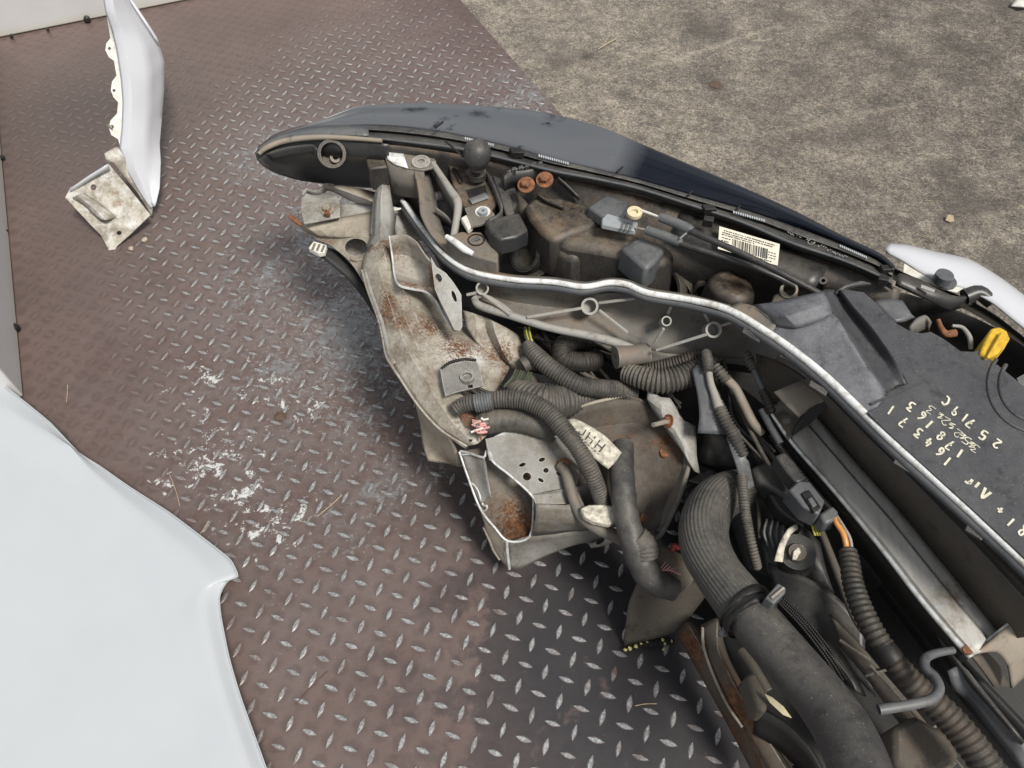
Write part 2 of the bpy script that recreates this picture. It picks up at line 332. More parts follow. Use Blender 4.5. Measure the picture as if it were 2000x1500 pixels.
    # -- lens, paper, paint pen, wires
    g = G('glossy_dark_lens'); sm = g.step(g.noise(24, 5, .7), .60, .74)
    c = g.mix(g.step(g.noise(700, 2, .8), .70, .76), (.006, .008, .014), (.12, .12, .12))
    sky_reflection = g.math('MAXIMUM', g.near(tuple(P(800, 232, .47)), .16, .24), g.near(tuple(P(1060, 290, .48)), .14, .19))  # grey sky reflection on the left of the lens, painted as colour
    sky_reflection = g.math('MULTIPLY', sky_reflection, g.step(g.noise(20, 4, .6, off=4), .27, .36))
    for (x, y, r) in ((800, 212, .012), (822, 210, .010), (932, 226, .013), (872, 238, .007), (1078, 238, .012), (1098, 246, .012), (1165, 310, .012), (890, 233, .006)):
        sky_reflection = g.math('MULTIPLY', sky_reflection, g.math('SUBTRACT', 1.0, g.math('MULTIPLY', g.near(tuple(P(x, y, .475)), r * .2, r * 1.8), g.step(g.noise(70, 4, .7, off=51), .32, .55))))
    c = g.mix(g.math('MULTIPLY', sky_reflection, .8), c, (.130, .139, .152))
    M['lens'] = g.done(c, g.math('ADD', .04, g.math('ADD', g.math('MULTIPLY', sm, .18), g.math('MULTIPLY', sky_reflection, .12))), 0, .0, .32, .03)
    M['lens_rim'] = simple('pale_lens_edge', (.42, .45, .47), .25, 0, .3, .2, 40, 0)
    M['paper'] = simple('cream_label', (.72, .68, .56), .7, 0, 0, .12, 40, .05)
    M['dirty_label'] = simple('dirty_cream_label', (.50, .47, .39), .75, 0, 0, .55, 110, .3)
    M['ink'] = simple('black_ink', (.05, .05, .048), .6, 0, 0, .2, 60, 0)
    M['pen'] = simple('cream_paint_pen', (.60, .58, .46), .6, 0, 0, .25, 120, 0)
    M['print'] = simple('moulded_pale_mark', (.30, .30, .29), .6, 0, 0, .2, 120, 0)
    M['orange'] = simple('orange_wire', (.62, .27, .075), .4, 0, .2, .2, 60, 0)
    M['yellow'] = simple('yellow_plastic', (.60, .38, .03), .42, 0, 0, .3, 60, .2)
    M['green'] = simple('green_wire', (.06, .075, .045), .5, 0, 0, .3, 80, 0)
    M['yellow_wire'] = simple('yellow_green_wire', (.42, .40, .06), .5, 0, 0, .3, 80, 0)
    M['pink'] = simple('pink_wire', (.55, .27, .25), .5, 0, 0, .3, 80, 0)
    M['white_pl'] = simple('white_plastic', (.68, .66, .60), .5, 0, 0, .15, 60, .1)
    M['cream'] = simple('cream_plastic', (.62, .55, .36), .45, 0, 0, .15, 60, .1)
    M['blue_pl'] = dusty('pale_blue_grey_plastic', (.30, .33, .35), (.30, .28, .24), .4, .4, .2)
    M['red'] = simple('red_plastic', (.30, .035, .03), .4, 0, 0, .2, 60, 0)
    M['twig'] = simple('dry_straw', (.42, .34, .22), .8, 0, 0, .35, 120, .2)
    M['twig_dk'] = simple('dark_twig', (.10, .065, .045), .8, 0, 0, .3, 120, .2)
    M['stone'] = simple('pale_stone', (.40, .35, .28), .9, 0, 0, .3, 90, .4)
    M['foam'] = simple('yellow_crumbling_foam', (.62, .56, .22), .9, 0, 0, .3, 150, .5)
    M['black_foam'] = simple('black_crumbling_foam', (.012, .012, .012), .9, 0, 0, .3, 150, .5)
mats()

# ------------------------------------------------------------------ builders
def setp(o, label=None, cat_=None, group=None, kind=None):
    if label: o['label'] = label
    if cat_: o['category'] = cat_
    if group: o['group'] = group
    if kind: o['kind'] = kind
    return o
def empty(name, loc, label=None, cat_=None, group=None, parent=None):
    o = bpy.data.objects.new(name, None); COL.objects.link(o); o.location = loc; o.empty_display_size = .05
    if parent: o.parent = parent; o.matrix_parent_inverse = Matrix.Translation(-ROOT(parent))
    return setp(o, label, cat_, group)
def emit(name, bm, mat, parent=None, smooth=.6, mods=(), recalc=True):
    """Link a bmesh (world coordinates) as ONE mesh object under parent."""
    if recalc: bmesh.ops.recalc_face_normals(bm, faces=bm.faces)
    me = bpy.data.meshes.new(name); bm.to_mesh(me); bm.free()
    me.materials.append(M[mat] if isinstance(mat, str) else mat)
    if smooth and len(me.polygons):
        me.polygons.foreach_set('use_smooth', [True] * len(me.polygons)); me.set_sharp_from_angle(angle=smooth)
    o = bpy.data.objects.new(name, me); COL.objects.link(o)
    if parent is not None:
        o.parent = parent; o.matrix_parent_inverse = Matrix.Translation(-ROOT(parent))
    for kind, a in mods:
        if kind == 'solid':
            m = o.modifiers.new('thickness', 'SOLIDIFY'); m.thickness = a; m.offset = 0
        elif kind == 'bevel':
            m = o.modifiers.new('bevel', 'BEVEL'); m.width = a; m.segments = 2; m.limit_method = 'ANGLE'; m.angle_limit = .6; m.harden_normals = False
        elif kind == 'sub':
            m = o.modifiers.new('smooth', 'SUBSURF'); m.levels = a; m.render_levels = a
    return o
def ROOT(o): return Vector(o.location) if o.type == 'EMPTY' else Vector((0, 0, 0))
def pts3(pts, z=None): return [P(*p) if len(p) == 3 else P(p[0], p[1], z) for p in pts]
def sheet(name, rows, mat, parent=None, thick=.002, su=4, sv=3, smooth=.7, extra=(), lin=.35):
    """Pressed sheet through rows of (px, py, z) stations."""
    R = [blend(pts3(r), su, lin) for r in rows]
    C = list(zip(*R)); C = [blend(list(c), sv, lin) for c in C]
    bm = bmesh.new(); V = [[bm.verts.new(p) for p in c] for c in C]
    for i in range(len(V) - 1):
        for j in range(len(V[0]) - 1):
            try: bm.faces.new((V[i][j], V[i + 1][j], V[i + 1][j + 1], V[i][j + 1]))
            except ValueError: pass
    bmesh.ops.remove_doubles(bm, verts=bm.verts, dist=1e-5)
    return emit(name, bm, mat, parent, smooth, (('solid', thick),) + tuple(extra))
def loops(bm, outer, holes=()):
    es = []
    for lp in [outer] + list(holes):
        vs = [bm.verts.new(p) for p in lp]
        es += [bm.edges.new((vs[k], vs[(k + 1) % len(vs)])) for k in range(len(vs))]
    bmesh.ops.triangle_fill(bm, use_beauty=True, use_dissolve=False, edges=es)
def ell(px, py, rx, ry, z, n=14, a=0):
    return [(px + rx * math.cos(a) * math.cos(t) - ry * math.sin(a) * math.sin(t), py + rx * math.sin(a) * math.cos(t) + ry * math.cos(a) * math.sin(t), z) for t in [k * 2 * math.pi / n for k in range(n)]]
def flat(name, outer, mat, parent=None, z=None, thick=.003, holes=(), bevel=0, curve=0):
    """Cut sheet with real holes."""
    bm = bmesh.new(); o = pts3(outer, z)
    if curve: o = spline(o + [o[0]], curve)[:-1]
    n = Vector((0, 0, 0)); c = sum(o, Vector()) / len(o)
    for k in range(len(o)): n += (o[k] - c).cross(o[(k + 1) % len(o)] - c)
    n.normalize(); C0 = Vector((0, 0, CAM_H))
    def onplane(p):
        d = p - C0; t = (c - C0).dot(n) / d.dot(n); q = C0 + d * t
        return p if (q - p).length > .25 else q
    loops(bm, [onplane(p) for p in o], [[onplane(p) for p in pts3(h, z)] for h in holes])
    return emit(name, bm, mat, parent, 0, (('solid', thick),) + ((('bevel', bevel),) if bevel else ()))
def block(name, top, drop, mat, parent=None, z=None, grow=1.0, bevel=.003, shift=(0, 0), seg=1, curve=0):
    """Moulded block: outline at its top, dropping by drop metres, flaring by grow."""
    t = pts3(top, z)
    if curve: t = spline(t + [t[0]], curve)[:-1]
    c = sum(t, Vector()) / len(t)
    bm = bmesh.new(); a = [bm.verts.new(p) for p in t]
    b = [bm.verts.new(Vector((c.x + (p.x - c.x) * grow + shift[0], c.y + (p.y - c.y) * grow + shift[1], p.z - drop))) for p in t]
    n = len(a); bm.faces.new(a); bm.faces.new(b[::-1])
    for k in range(n): bm.faces.new((a[k], b[k], b[(k + 1) % n], a[(k + 1) % n]))
    return emit(name, bm, mat, parent, .7, (('bevel', bevel),) if bevel else ())
def wallstrip(name, top, drop, mat, parent=None, thick=.003, sub=4, lean=(0, 0), z=None):
    """Upright web that follows a path and hangs down by drop metres."""
    t = spline(pts3(top, z), sub); bm = bmesh.new()
    dr = drop if isinstance(drop, (list, tuple)) else [drop] * 2
    A = [bm.verts.new(p) for p in t]
    B = [bm.verts.new(p + Vector((lean[0], lean[1], -(dr[0] + (dr[1] - dr[0]) * k / (len(t) - 1))))) for k, p in enumerate(t)]
    for k in range(len(t) - 1): bm.faces.new((A[k], A[k + 1], B[k + 1], B[k]))
    return emit(name, bm, mat, parent, .7, (('solid', thick),))
def sweep(bm, pts, rad, seg=14, rib=None, cap=True, hollow=False, squash=1.0, twist=None):
    n = len(pts); tan = [(pts[min(k + 1, n - 1)] - pts[max(k - 1, 0)]).normalized() for k in range(n)]
    up = Vector((0, 0, 1)) if abs(tan[0].z) < .9 else Vector((1, 0, 0))
    x = tan[0].cross(up).normalized(); rings = []; s = 0
    for k in range(n):
        if k: x = (x - tan[k] * x.dot(tan[k])).normalized(); s += (pts[k] - pts[k - 1]).length
        y = tan[k].cross(x); ring = []
        for j in range(seg):
            a = 2 * math.pi * j / seg; r = rad[k]
            if rib:
                ph = s / rib[0] + (a / (2 * math.pi) * (rib[2] if len(rib) > 2 else 0))
                q = math.sin(ph * 2 * math.pi); r *= 1 + rib[1] * (q if len(rib) < 4 else (1 if q > -.35 else -1))
            if twist: r *= 1 + twist[1] * math.sin(twist[0] * a)
            ring.append(bm.verts.new(pts[k] + x * (r * math.cos(a)) + y * (r * math.sin(a) * squash)))
        rings.append(ring)
    for k in range(n - 1):
        for j in range(seg):
            bm.faces.new((rings[k][j], rings[k][(j + 1) % seg], rings[k + 1][(j + 1) % seg], rings[k + 1][j]))
    if cap:
        for r in (rings[0], rings[-1]):
            if hollow:
                c = sum((v.co for v in r), Vector()) / seg; t = tan[0] if r is rings[0] else -tan[-1]
                inn = [bm.verts.new(c + (v.co - c) * .68) for v in r]; dp = [bm.verts.new(v.co + t * rad[0] * 3) for v in inn]
                for j in range(seg):
                    q = (j + 1) % seg
                    bm.faces.new((r[j], inn[j], inn[q], r[q])); bm.faces.new((inn[j], dp[j], dp[q], inn[q]))
                bm.faces.new(dp)
            else:
                bm.faces.new(r)
    return rings
def tube(name, path, mat, parent=None, sub=8, seg=14, rib=None, hollow=False, twist=None, smooth=1.0, squash=1.0):
    """Hose, cable or conduit; path of (px, py, z, radius in photo pixels)."""
    ctr = [P(p[0], p[1], p[2]) for p in path]; rr = [Vector((p[3] * mpp(c), 0, 0)) for p, c in zip(path, ctr)]
    L = sum((ctr[k + 1] - ctr[k]).length for k in range(len(ctr) - 1))
    if rib: sub = max(sub, min(60, int(L / (rib[0] / 6.0) / max(1, len(ctr) - 1)) + 1))
    bm = bmesh.new(); sweep(bm, spline(ctr, sub), [v.x for v in spline(rr, sub)], seg, rib, True, hollow, squash, twist)
    return emit(name, bm, mat, parent, smooth)
def cyl(name, p0, p1, r0, r1, mat, parent=None, seg=20, hole=0, smooth=.6, bevel=0):
    """Round boss, post or washer between two points; hole = inner radius share."""
    bm = bmesh.new(); t = (p1 - p0).normalized(); x = t.orthogonal().normalized(); y = t.cross(x)
    def ring(c, r): return [bm.verts.new(c + x * (r * math.cos(2 * math.pi * k / seg)) + y * (r * math.sin(2 * math.pi * k / seg))) for k in range(seg)]
    a, b = ring(p0, r0), ring(p1, r1)
    def band(u, v):
        for k in range(seg): bm.faces.new((u[k], u[(k + 1) % seg], v[(k + 1) % seg], v[k]))
    band(a, b); bm.faces.new(a)
    if hole:
        c = ring(p1, r1 * hole); d = ring(p1 + (p0 - p1) * .8, r1 * hole); band(b, c); band(c, d); bm.faces.new(d)
    else: bm.faces.new(b)
    return emit(name, bm, mat, parent, smooth, (('bevel', bevel),) if bevel else ())
def disc(name, px, py, z, rpx, h, mat, parent=None, tilt=(0, 0, 1), hole=0, seg=20, top=1.0):
    p = P(px, py, z); n = Vector(tilt).normalized(); r = rpx * mpp(p)
    return cyl(name, p - n * h, p, r, r * top, mat, parent, seg, hole)
def bolt(name, px, py, z, rpx, mat, parent=None, tilt=(0, 0, 1), washer=None):
    n = Vector(tilt).normalized(); p = P(px, py, z); r = rpx * mpp(p); bm = bmesh.new(); x = n.orthogonal().normalized(); y = n.cross(x)
    prof = [(1.0, 0, 20), (1.0, .18, 20), (.62, .22, 6), (.60, .75, 6), (.5, .85, 6)]
    prev = None
    for s_, hgt, m in prof:
        ring = []
        for k in range(24):
            th = 2 * math.pi * k / 24
            q = 1.0 if m == 20 else .866 / math.cos((th % (math.pi / 3)) - math.pi / 6)
            ring.append(bm.verts.new(p + n * (hgt * r) + (x * math.cos(th) + y * math.sin(th)) * (r * s_ * q)))
        if prev:
            for k in range(24): bm.faces.new((prev[k], prev[(k + 1) % 24], ring[(k + 1) % 24], ring[k]))
        else: bm.faces.new(ring)
        prev = ring
    bm.faces.new(prev)
    return emit(name, bm, mat, parent, .5)
def ribbon(bm, pts, wid):
    """Flat pen stroke through 3D points lying on a surface."""
    n = len(pts); up = Vector((0, 0, 1)); L = []
    for k in range(n):
        t = (pts[min(k + 1, n - 1)] - pts[max(k - 1, 0)]).normalized(); s = t.cross(up).normalized() * wid / 2
        L.append((bm.verts.new(pts[k] - s), bm.verts.new(pts[k] + s)))
    for k in range(n - 1): bm.faces.new((L[k][0], L[k][1], L[k + 1][1], L[k + 1][0]))

# ================================================================== setting
# steel tread plate deck: studs lie on a square lattice, alternately turned
LO, E1, E2 = Vector((-.3816, .7775)), Vector((.0465, .02174)), Vector((.0218, -.0466))
u1 = E1.normalized(); u2 = Vector((-u1.y, u1.x))          # along the back board / along the left board
CORNER_B = Vector((-1.721, 2.462)); CORNER_L = Vector((-1.045, .956))
cb = (CORNER_B - LO).dot(u2); cl = (CORNER_L - LO).dot(u1); ce = (Vector((-.012, 2.36)) - LO).dot(u1)
def D(a, b, z=0): q = LO + u1 * a + u2 * b; return Vector((q.x, q.y, z))
bm = bmesh.new()
low, hi = -1.9, cb + .02
v = [D(cl - .02, low), D(ce, low), D(ce, hi), D(cl - .02, hi)]
t = [bm.verts.new(p) for p in v]; b = [bm.verts.new(p - Vector((0, 0, .008))) for p in v]
bm.faces.new(t)
for k in range(4): bm.faces.new((t[k], b[k], b[(k + 1) % 4], t[(k + 1) % 4]))
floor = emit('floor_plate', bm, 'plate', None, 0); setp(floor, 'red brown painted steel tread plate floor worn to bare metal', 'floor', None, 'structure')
bm = bmesh.new(); g_ = 40
for x0, y0, x1, y1 in [(-g_, -g_, g_, g_)]:
    bm.faces.new([bm.verts.new((x, y, -.009)) for x, y in ((x0, y0), (x1, y0), (x1, y1), (x0, y1))])
setp(emit('concrete_ground', bm, 'concrete', None, 0), 'rough weathered grey tan concrete ground beside the steel plate', 'ground', None, 'structure')
def stud_geo(bm, c, ang, L=.0150, W=.0049, h=.0022):
    d = Vector((math.cos(ang), math.sin(ang), 0)); s = Vector((-d.y, d.x, 0)); c = Vector((c[0], c[1], 0))
    prof = [(-1, 0), (-.62, .62), (-.2, .98), (.2, .98), (.62, .62), (1, 0)]
    base = [c + d * (L * a) + s * (W * q) for a, q in prof] + [c + d * (L * a) - s * (W * q) for a, q in prof[4:0:-1]]
    top = [c + d * (L * a * .86) + s * (W * q * .45) + Vector((0, 0, h)) for a, q in prof] + [c + d * (L * a * .86) - s * (W * q * .45) + Vector((0, 0, h)) for a, q in prof[4:0:-1]]
    A = [bm.verts.new(p) for p in base]; B = [bm.verts.new(p) for p in top]; n = len(A)
    for k in range(n): bm.faces.new((A[k], A[(k + 1) % n], B[(k + 1) % n], B[k]))
    bm.faces.new(B)
def inpoly(x, y, poly):
    c = False; n = len(poly)
    for i in range(n):
        (x1, y1), (x2, y2) = poly[i], poly[i - 1]
        if (y1 > y) != (y2 > y) and x < (x2 - x1) * (y - y1) / (y2 - y1) + x1: c = not c
    return c
def toward(pw):
    d = Vector((pw[0], pw[1], 0)) - Vector((0, 0, CAM_H)); dep = d.dot(Vector((0, math.sin(TILT), -math.cos(TILT))))
    if dep < .05: return (-9999, -9999)
    return 1000 + FPX * d.x / dep, 750 - FPX * d.dot(Vector((0, math.cos(TILT), math.sin(TILT)))) / dep
COVER = [[(0, 750), (160, 885), (330, 1000), (440, 1085), (465, 1125), (430, 1170), (460, 1320), (525, 1500), (0, 1500)],
         [(500, 300), (700, 210), (1000, 210), (1250, 285), (2000, 600), (2000, 1500), (1480, 1500), (1320, 1240), (1220, 1260), (1240, 1130), (1140, 1065), (1000, 1110), (890, 900), (820, 880), (740, 640), (600, 500), (570, 420), (500, 330)],
         [(200, 0), (320, 120), (300, 400), (220, 500), (130, 390), (235, 300)]]
ang1 = math.atan2(E1.y + E2.y, E1.x + E2.x); ang2 = math.atan2(E1.y - E2.y, E1.x - E2.x)
studs = []
for i in range(-60, 61):
    for j in range(-60, 61):
        for half in (0, 1):
            q = LO + E1 * (i + .5 * half) + E2 * (j + .5 * half)
            a, b_ = (q - LO).dot(u1), (q - LO).dot(u2)
            if not (cl + .02 < a < ce - .02 and low < b_ < cb - .01): continue
            px, py = toward(q)
            seen = -20 < px < 2020 and -20 < py < 1520 and not any(inpoly(px, py, pl) for pl in COVER)
            if q.y > .0 and -200 < px < 2200: studs.append((0 if seen else 1, q.length_squared, q, ang2 if half else ang1))
studs.sort(key=lambda s: (s[0], s[1]))
bm = bmesh.new(); stud_geo(bm, (0, 0), 0); proto = None
def raised(q):
    a, b = (q - LO).dot(u1) - cl, cb - (q - LO).dot(u2)
    n = max(0, 1 - (q - Vector((-.12, 2.12))).length / .42)
    return max(.12, min(1, (a - .12) / .38) * min(1, b / .75), min(1, 1.8 * n))
for k, (_, _, q, an) in enumerate(studs[:300]):
    if proto is None: proto = emit('tread_stud', bm, 'stud', floor, .5)
    o = proto if k == 0 else proto.copy()
    if k: COL.objects.link(o); o.parent = floor
    o.location = (q.x + random.gauss(0, .0005), q.y + random.gauss(0, .0005), 0); o.rotation_euler = (0, 0, an + random.gauss(0, .03))
    s_ = random.uniform(.92, 1.06); o.scale = (s_, random.uniform(.9, 1.1), random.uniform(.75, 1.15) * raised(q))
bm = bmesh.new()
for (_, _, q, an) in studs[300:]:
    stud_geo(bm, (q.x + random.gauss(0, .0005), q.y + random.gauss(0, .0005)), an + random.gauss(0, .03), .0148 * random.uniform(.9, 1.06),   .0049 * random.uniform(.85, 1.1), .0022 * random.uniform(.7, 1.15) * raised(q))
setp(emit('distant_tread_studs', bm, 'stud', floor, .5), None, None, None, 'stuff')

# white side boards at the plate's edge
def board(name, a, b, outn, h, label):
    r = empty(name, (a + b) / 2, label, 'side board')
    bm = bmesh.new(); t = .025; n = outn.normalized()
    A = [a, b, b + n * t, a + n * t]
    lo = [bm.verts.new(p + Vector((0, 0, .003))) for p in A]; up = [bm.verts.new(p + Vector((0, 0, h))) for p in A]
    bm.faces.new(lo); bm.faces.new(up)
    for k in range(4): bm.faces.new((lo[k], lo[(k + 1) % 4], up[(k + 1) % 4], up[k]))
    emit('panel', bm, 'board', r, 0, (('bevel', .004),))
    return r
back = board('side_board', D(cl - .05, cb), D(ce - .12, cb), Vector((u2.x, u2.y, 0)), .42, 'white side board along the far end of the tread plate')
left = board('side_board', D(cl, cb - .03), D(cl, (Vector((-1.06, .955)) - LO).dot(u2)), Vector((-u1.x, -u1.y, 0)), .22, 'white side board along the left edge of the tread plate')
def fix(parent, px, py, z, nrm, r=.007):
    p = P(px, py, z); n = Vector(nrm).normalized(); bm = bmesh.new()
    sweep(bm, [p - n * .01, p + n * .004, p + n * .008], [r, r, r * .5], 10)
    return emit('screw', bm, 'dark', parent, .6)
for px, py, r in ((22, 71, .006), (93, 58, .005), (170, 38, .011)): fix(back, px, py, .012, (-u2.x, -u2.y, .2), r)
for px, py, r in ((30, 640, .010), (3, 308, .007), (8, 452, .007)): fix(left, px, py, .012, (u1.x, u1.y, .2), r)

# ================================================================== loose fender at the far left
fen = empty('fender', P(260, 250, 0), 'bent white car fender with dirty torn bracket standing on the plate', 'car fender')
sheet('skin', [
    [(196, -40, .42), (206, 21, .37), (219, 60, .33), (228, 98, .30), (236, 150, .26), (240, 200, .22), (238, 250, .18), (234, 290, .15), (246, 330, .11), (268, 368, .07), (294, 406, .035)],
    [(214, -40, .425), (224, 21, .375), (238, 60, .337), (247, 98, .307), (255, 150, .266), (258, 200, .226), (257, 250, .186), (256, 290, .155), (264, 330, .115), (280, 366, .075), (297, 405, .036)],
    [(234, -40, .40), (250, 21, .35), (270, 60, .31), (284, 98, .28), (291, 150, .24), (290, 200, .20), (287, 250, .165), (285, 290, .135), (287, 330, .10), (293, 366, .065), (300, 403, .034)],
    [(238, -40, .38), (258, 10, .335), (288, 56, .285), (311, 90, .24), (320, 120, .215), (320, 175, .175), (316, 224, .14), (311, 280, .11), (313, 315, .09), (311, 367, .058), (303, 402, .033)],
    [(236, -36, .25), (256, 14, .22), (286, 60, .18), (309, 94, .14), (318, 124, .12), (318, 179, .09), (314, 228, .06), (309, 283, .04), (311, 318, .03), (309, 369, .02), (302, 404, .012)]],
    'white2', fen, .0022, 4, 4, .5, (), .85)
sheet('rolled_edge', [[(250, -4, .357), (282, 44, .31), (308, 82, .262)], [(255, -4, .355), (287, 44, .308), (311, 82, .258)]], 'white2', fen, .005, 4, 1)
def tabbed(pts, zf): return [(x, y, zf(y)) for x, y in pts]
zf = lambda y: .365 - .00075 * y - .012
flat('bolt_flange', tabbed([(208, 25), (216, 75), (208, 85), (206, 98), (213, 112), (223, 119), (228, 148), (219, 160), (217, 177), (222, 190), (231, 200), (229, 222), (216, 236), (213, 250), (218, 264), (231, 272), (236, 290), (242, 240), (241, 190), (236, 145), (230, 100), (222, 62)], zf), 'flange', fen, None, .002,
     [tabbed([(p[0], p[1]) for p in ell(214, 95, 3.2, 3.2, 0)], zf), tabbed([(p[0], p[1]) for p in ell(223, 177, 3.2, 3.2, 0)], zf), tabbed([(p[0], p[1]) for p in ell(219, 248, 4, 4, 0)], zf)])
sheet('clip', [[(208, 241, .17), (219, 246, .175)], [(207, 245, .17), (218, 250, .175)]], 'galv', fen, .002, 2, 1)
sheet('torn_strip', [[(204, 300, .15), (228, 287, .155), (236, 296, .15), (262, 335, .10), (298, 400, .04)], [(207, 312, .14), (222, 318, .135), (240, 342, .10), (268, 376, .06), (297, 424, .01)]], 'grimy_white', fen, .0025, 4, 4)
end = flat('dirty_bracket', [(138, 367, .09), (213, 321, .13), (250, 365, .085), (294, 420, .03), (258, 455, .02), (228, 482, .012), (222, 496, .006), (216, 494, .006), (198, 460, .02), (178, 440, .03), (152, 412, .055), (128, 386, .08)], 'grimy_white', fen, None, .0028,
     [ell(183, 366, 6, 6, .087), ell(233, 455, 5, 4, .02)])
sheet('folded_lip', [[(135, 371, .10), (174, 343, .122), (211, 320, .14)], [(139, 376, .088), (178, 350, .11), (214, 327, .13)]], 'white', end, .003, 3, 2)
sheet('lower_rib', [[(200, 459, .024), (228, 442, .034), (262, 418, .044), (258, 410, .05)], [(203, 464, .018), (232, 447, .026), (268, 424, .034), (264, 414, .044)]], 'grimy_white', end, .003, 4, 3)
sheet('pressed_ridge', [[(142, 386, .085), (165, 400, .075), (190, 425, .055)], [(150, 382, .098), (178, 402, .085), (205, 430, .06)], [(165, 378, .092), (198, 400, .07), (228, 424, .045)]], 'grimy_white', end, .003, 3, 3)

# ================================================================== loose bonnet, lower left
bon = empty('bonnet', P(150, 1300, 0), 'large white car bonnet lying flat in the lower left corner', 'car bonnet')
def bz(f): return .045 + .055 * f
edge = [(-160, 600), (-60, 690), (0, 745), (48, 784), (99, 826), (153, 883), (195, 910), (255, 952), (330, 1000), (390, 1045), (444, 1087), (456, 1102), (465, 1125), (447, 1133), (436, 1148), (429, 1168), (432, 1205), (448, 1285), (470, 1360), (495, 1430), (522, 1505), (560, 1620)]
ins = [[(-14, 18, .012), (-60, 60, .030), (-150, 160, .05), (-330, 420, .075)]]
inner = [[(-190, 640), (-85, 735), (-20, 785), (30, 812), (84, 842), (137, 872), (172, 915), (228, 965), (290, 1018), (345, 1064), (392, 1108), (404, 1124), (408, 1140), (400, 1152), (396, 1168), (396, 1188), (402, 1225), (418, 1300), (440, 1372), (464, 1440), (488, 1512), (520, 1620)],
         [(-240, 720), (-130, 800), (-60, 845), (0, 872), (60, 900), (118, 918), (165, 950), (195, 1010), (225, 1080), (250, 1140), (268, 1185), (280, 1210), (290, 1230), (298, 1248), (306, 1268), (316, 1292), (330, 1330), (346, 1382), (366, 1440), (390, 1500), (412, 1560), (440, 1650)],
         [(-300, 820), (-200, 890), (-120, 930), (-60, 960), (10, 985), (70, 1005), (112, 1040), (140, 1090), (160, 1150), (176, 1205), (190, 1250), (198, 1275), (206, 1295), (214, 1312), (222, 1330), (232, 1352), (246, 1390), (262, 1440), (280, 1500), (300, 1555), (320, 1610), (350, 1700)],
         [(-500, 1000), (-420, 1060), (-350, 1090), (-290, 1110), (-240, 1130), (-200, 1145), (-170, 1180), (-150, 1220), (-140, 1260), (-130, 1300), (-120, 1340), (-115, 1360), (-110, 1380), (-105, 1395), (-100, 1410), (-95, 1430), (-85, 1460), (-75, 1500), (-60, 1560), (-45, 1620), (-30, 1680), (-10, 1760)]]
zs = [.044, .060, .054, .061, .070]
rows = [[(x, y, zs[0]) for x, y in edge]] + [[(x, y, z) for x, y in r] for r, z in zip(inner, zs[1:])]
sheet('skin', rows, 'white', bon, .0015, 3, 5, 1.0, (), .8)
sheet('hemmed_edge', [[(x, y, .050) for x, y in edge], [(x - 1, y + 2, .038) for x, y in edge]], 'white', bon, .0012, 3, 1, 1.0)
sheet('inner_frame', [[(x - 30, y + 35, .028) for x, y in edge], [(x - 120, y + 160, .03) for x, y in edge]], 'dark', bon, .002, 2, 1, 1.0)

# ================================================================== car front end
CAR = empty('car_front_end', P(1350, 850, 0), 'cut off car front end with headlight, hoses and torn rusty metal', 'car front end')
# ---------- headlight
HL = empty('headlight', P(1150, 380, .48), None, None, None, CAR)
up_ = [(505, 287), (540, 262), (590, 246), (640, 232), (700, 211), (760, 206), (830, 204), (900, 207), (1000, 214), (1080, 226), (1170, 250), (1250, 283), (1350, 326), (1450, 369), (1550, 415), (1640, 462), (1715, 498), (1746, 524)]
se_ = [(512, 291), (548, 270), (596, 256), (645, 248), (700, 244), (760, 245), (830, 252), (900, 264), (1000, 287), (1080, 310), (1170, 331), (1250, 351), (1350, 380), (1450, 408), (1550, 442), (1640, 476), (1715, 507), (1744, 530)]
def zseam(x): return .452 + .042 * min(1, max(0, (x - 500) / 600))
rowA = [(x, y, zseam(x)) for x, y in se_]
rowB = [(x0 * .5 + x1 * .5, y0 * .5 + y1 * .5, zseam(x0) + (.002 if x0 < 1100 else .010)) for (x0, y0), (x1, y1) in zip(se_, up_)]
rowC = [(x0 * .14 + x1 * .86, y0 * .14 + y1 * .86, zseam(x0) - (.007 if x0 < 1100 else -.010)) for (x0, y0), (x1, y1) in zip(se_, up_)]
rowD = [(x, y, zseam(x) - (.012 if x < 1100 else -.001)) for x, y in up_]
def under(r, dz, dx=0, dy=0):
    out = []
    for p in r:
        q = P(*p) + Vector((dx, dy, dz)); out.append(q)
    return out
def sheet3(name, rows, mat, parent, thick=.002, su=4, sv=3, smooth=.9):
    R = [spline(r, su) for r in rows]; C = [spline(list(c), sv) for c in zip(*R)]
    bm = bmesh.new(); V = [[bm.verts.new(p) for p in c] for c in C]
    for i in range(len(V) - 1):
        for j in range(len(V[0]) - 1): bm.faces.new((V[i][j], V[i + 1][j], V[i + 1][j + 1], V[i][j + 1]))
    return emit(name, bm, mat, parent, smooth, (('solid', thick),))
A3, B3, C3, D3 = (pts3(r) for r in (rowA, rowB, rowC, rowD))
tp_ = [min(1, max(.02, (k - 2) / 4)) for k in range(len(D3))]
E3 = [p + Vector((.004, .012 * t, -.05 * t)) for p, t in zip(D3, tp_)]; F3 = [p + Vector((.004, .0, -.16 * t)) for p, t in zip(D3, tp_)]
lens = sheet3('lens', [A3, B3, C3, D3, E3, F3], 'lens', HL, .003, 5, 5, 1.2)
bm = bmesh.new(); sweep(bm, spline([p + Vector((0, -.001, .002)) for p in D3[3:11]], 6), [.0014] * 43, 8); emit('lens_edge', bm, 'lens_rim', HL, 1)
for x, y, a, l in ((775, 228, -.35, 26), (868, 246, -.75, 22), (935, 228, -.9, 16), (1072, 238, .1, 30), (1085, 228, .25, 18)):
    pass
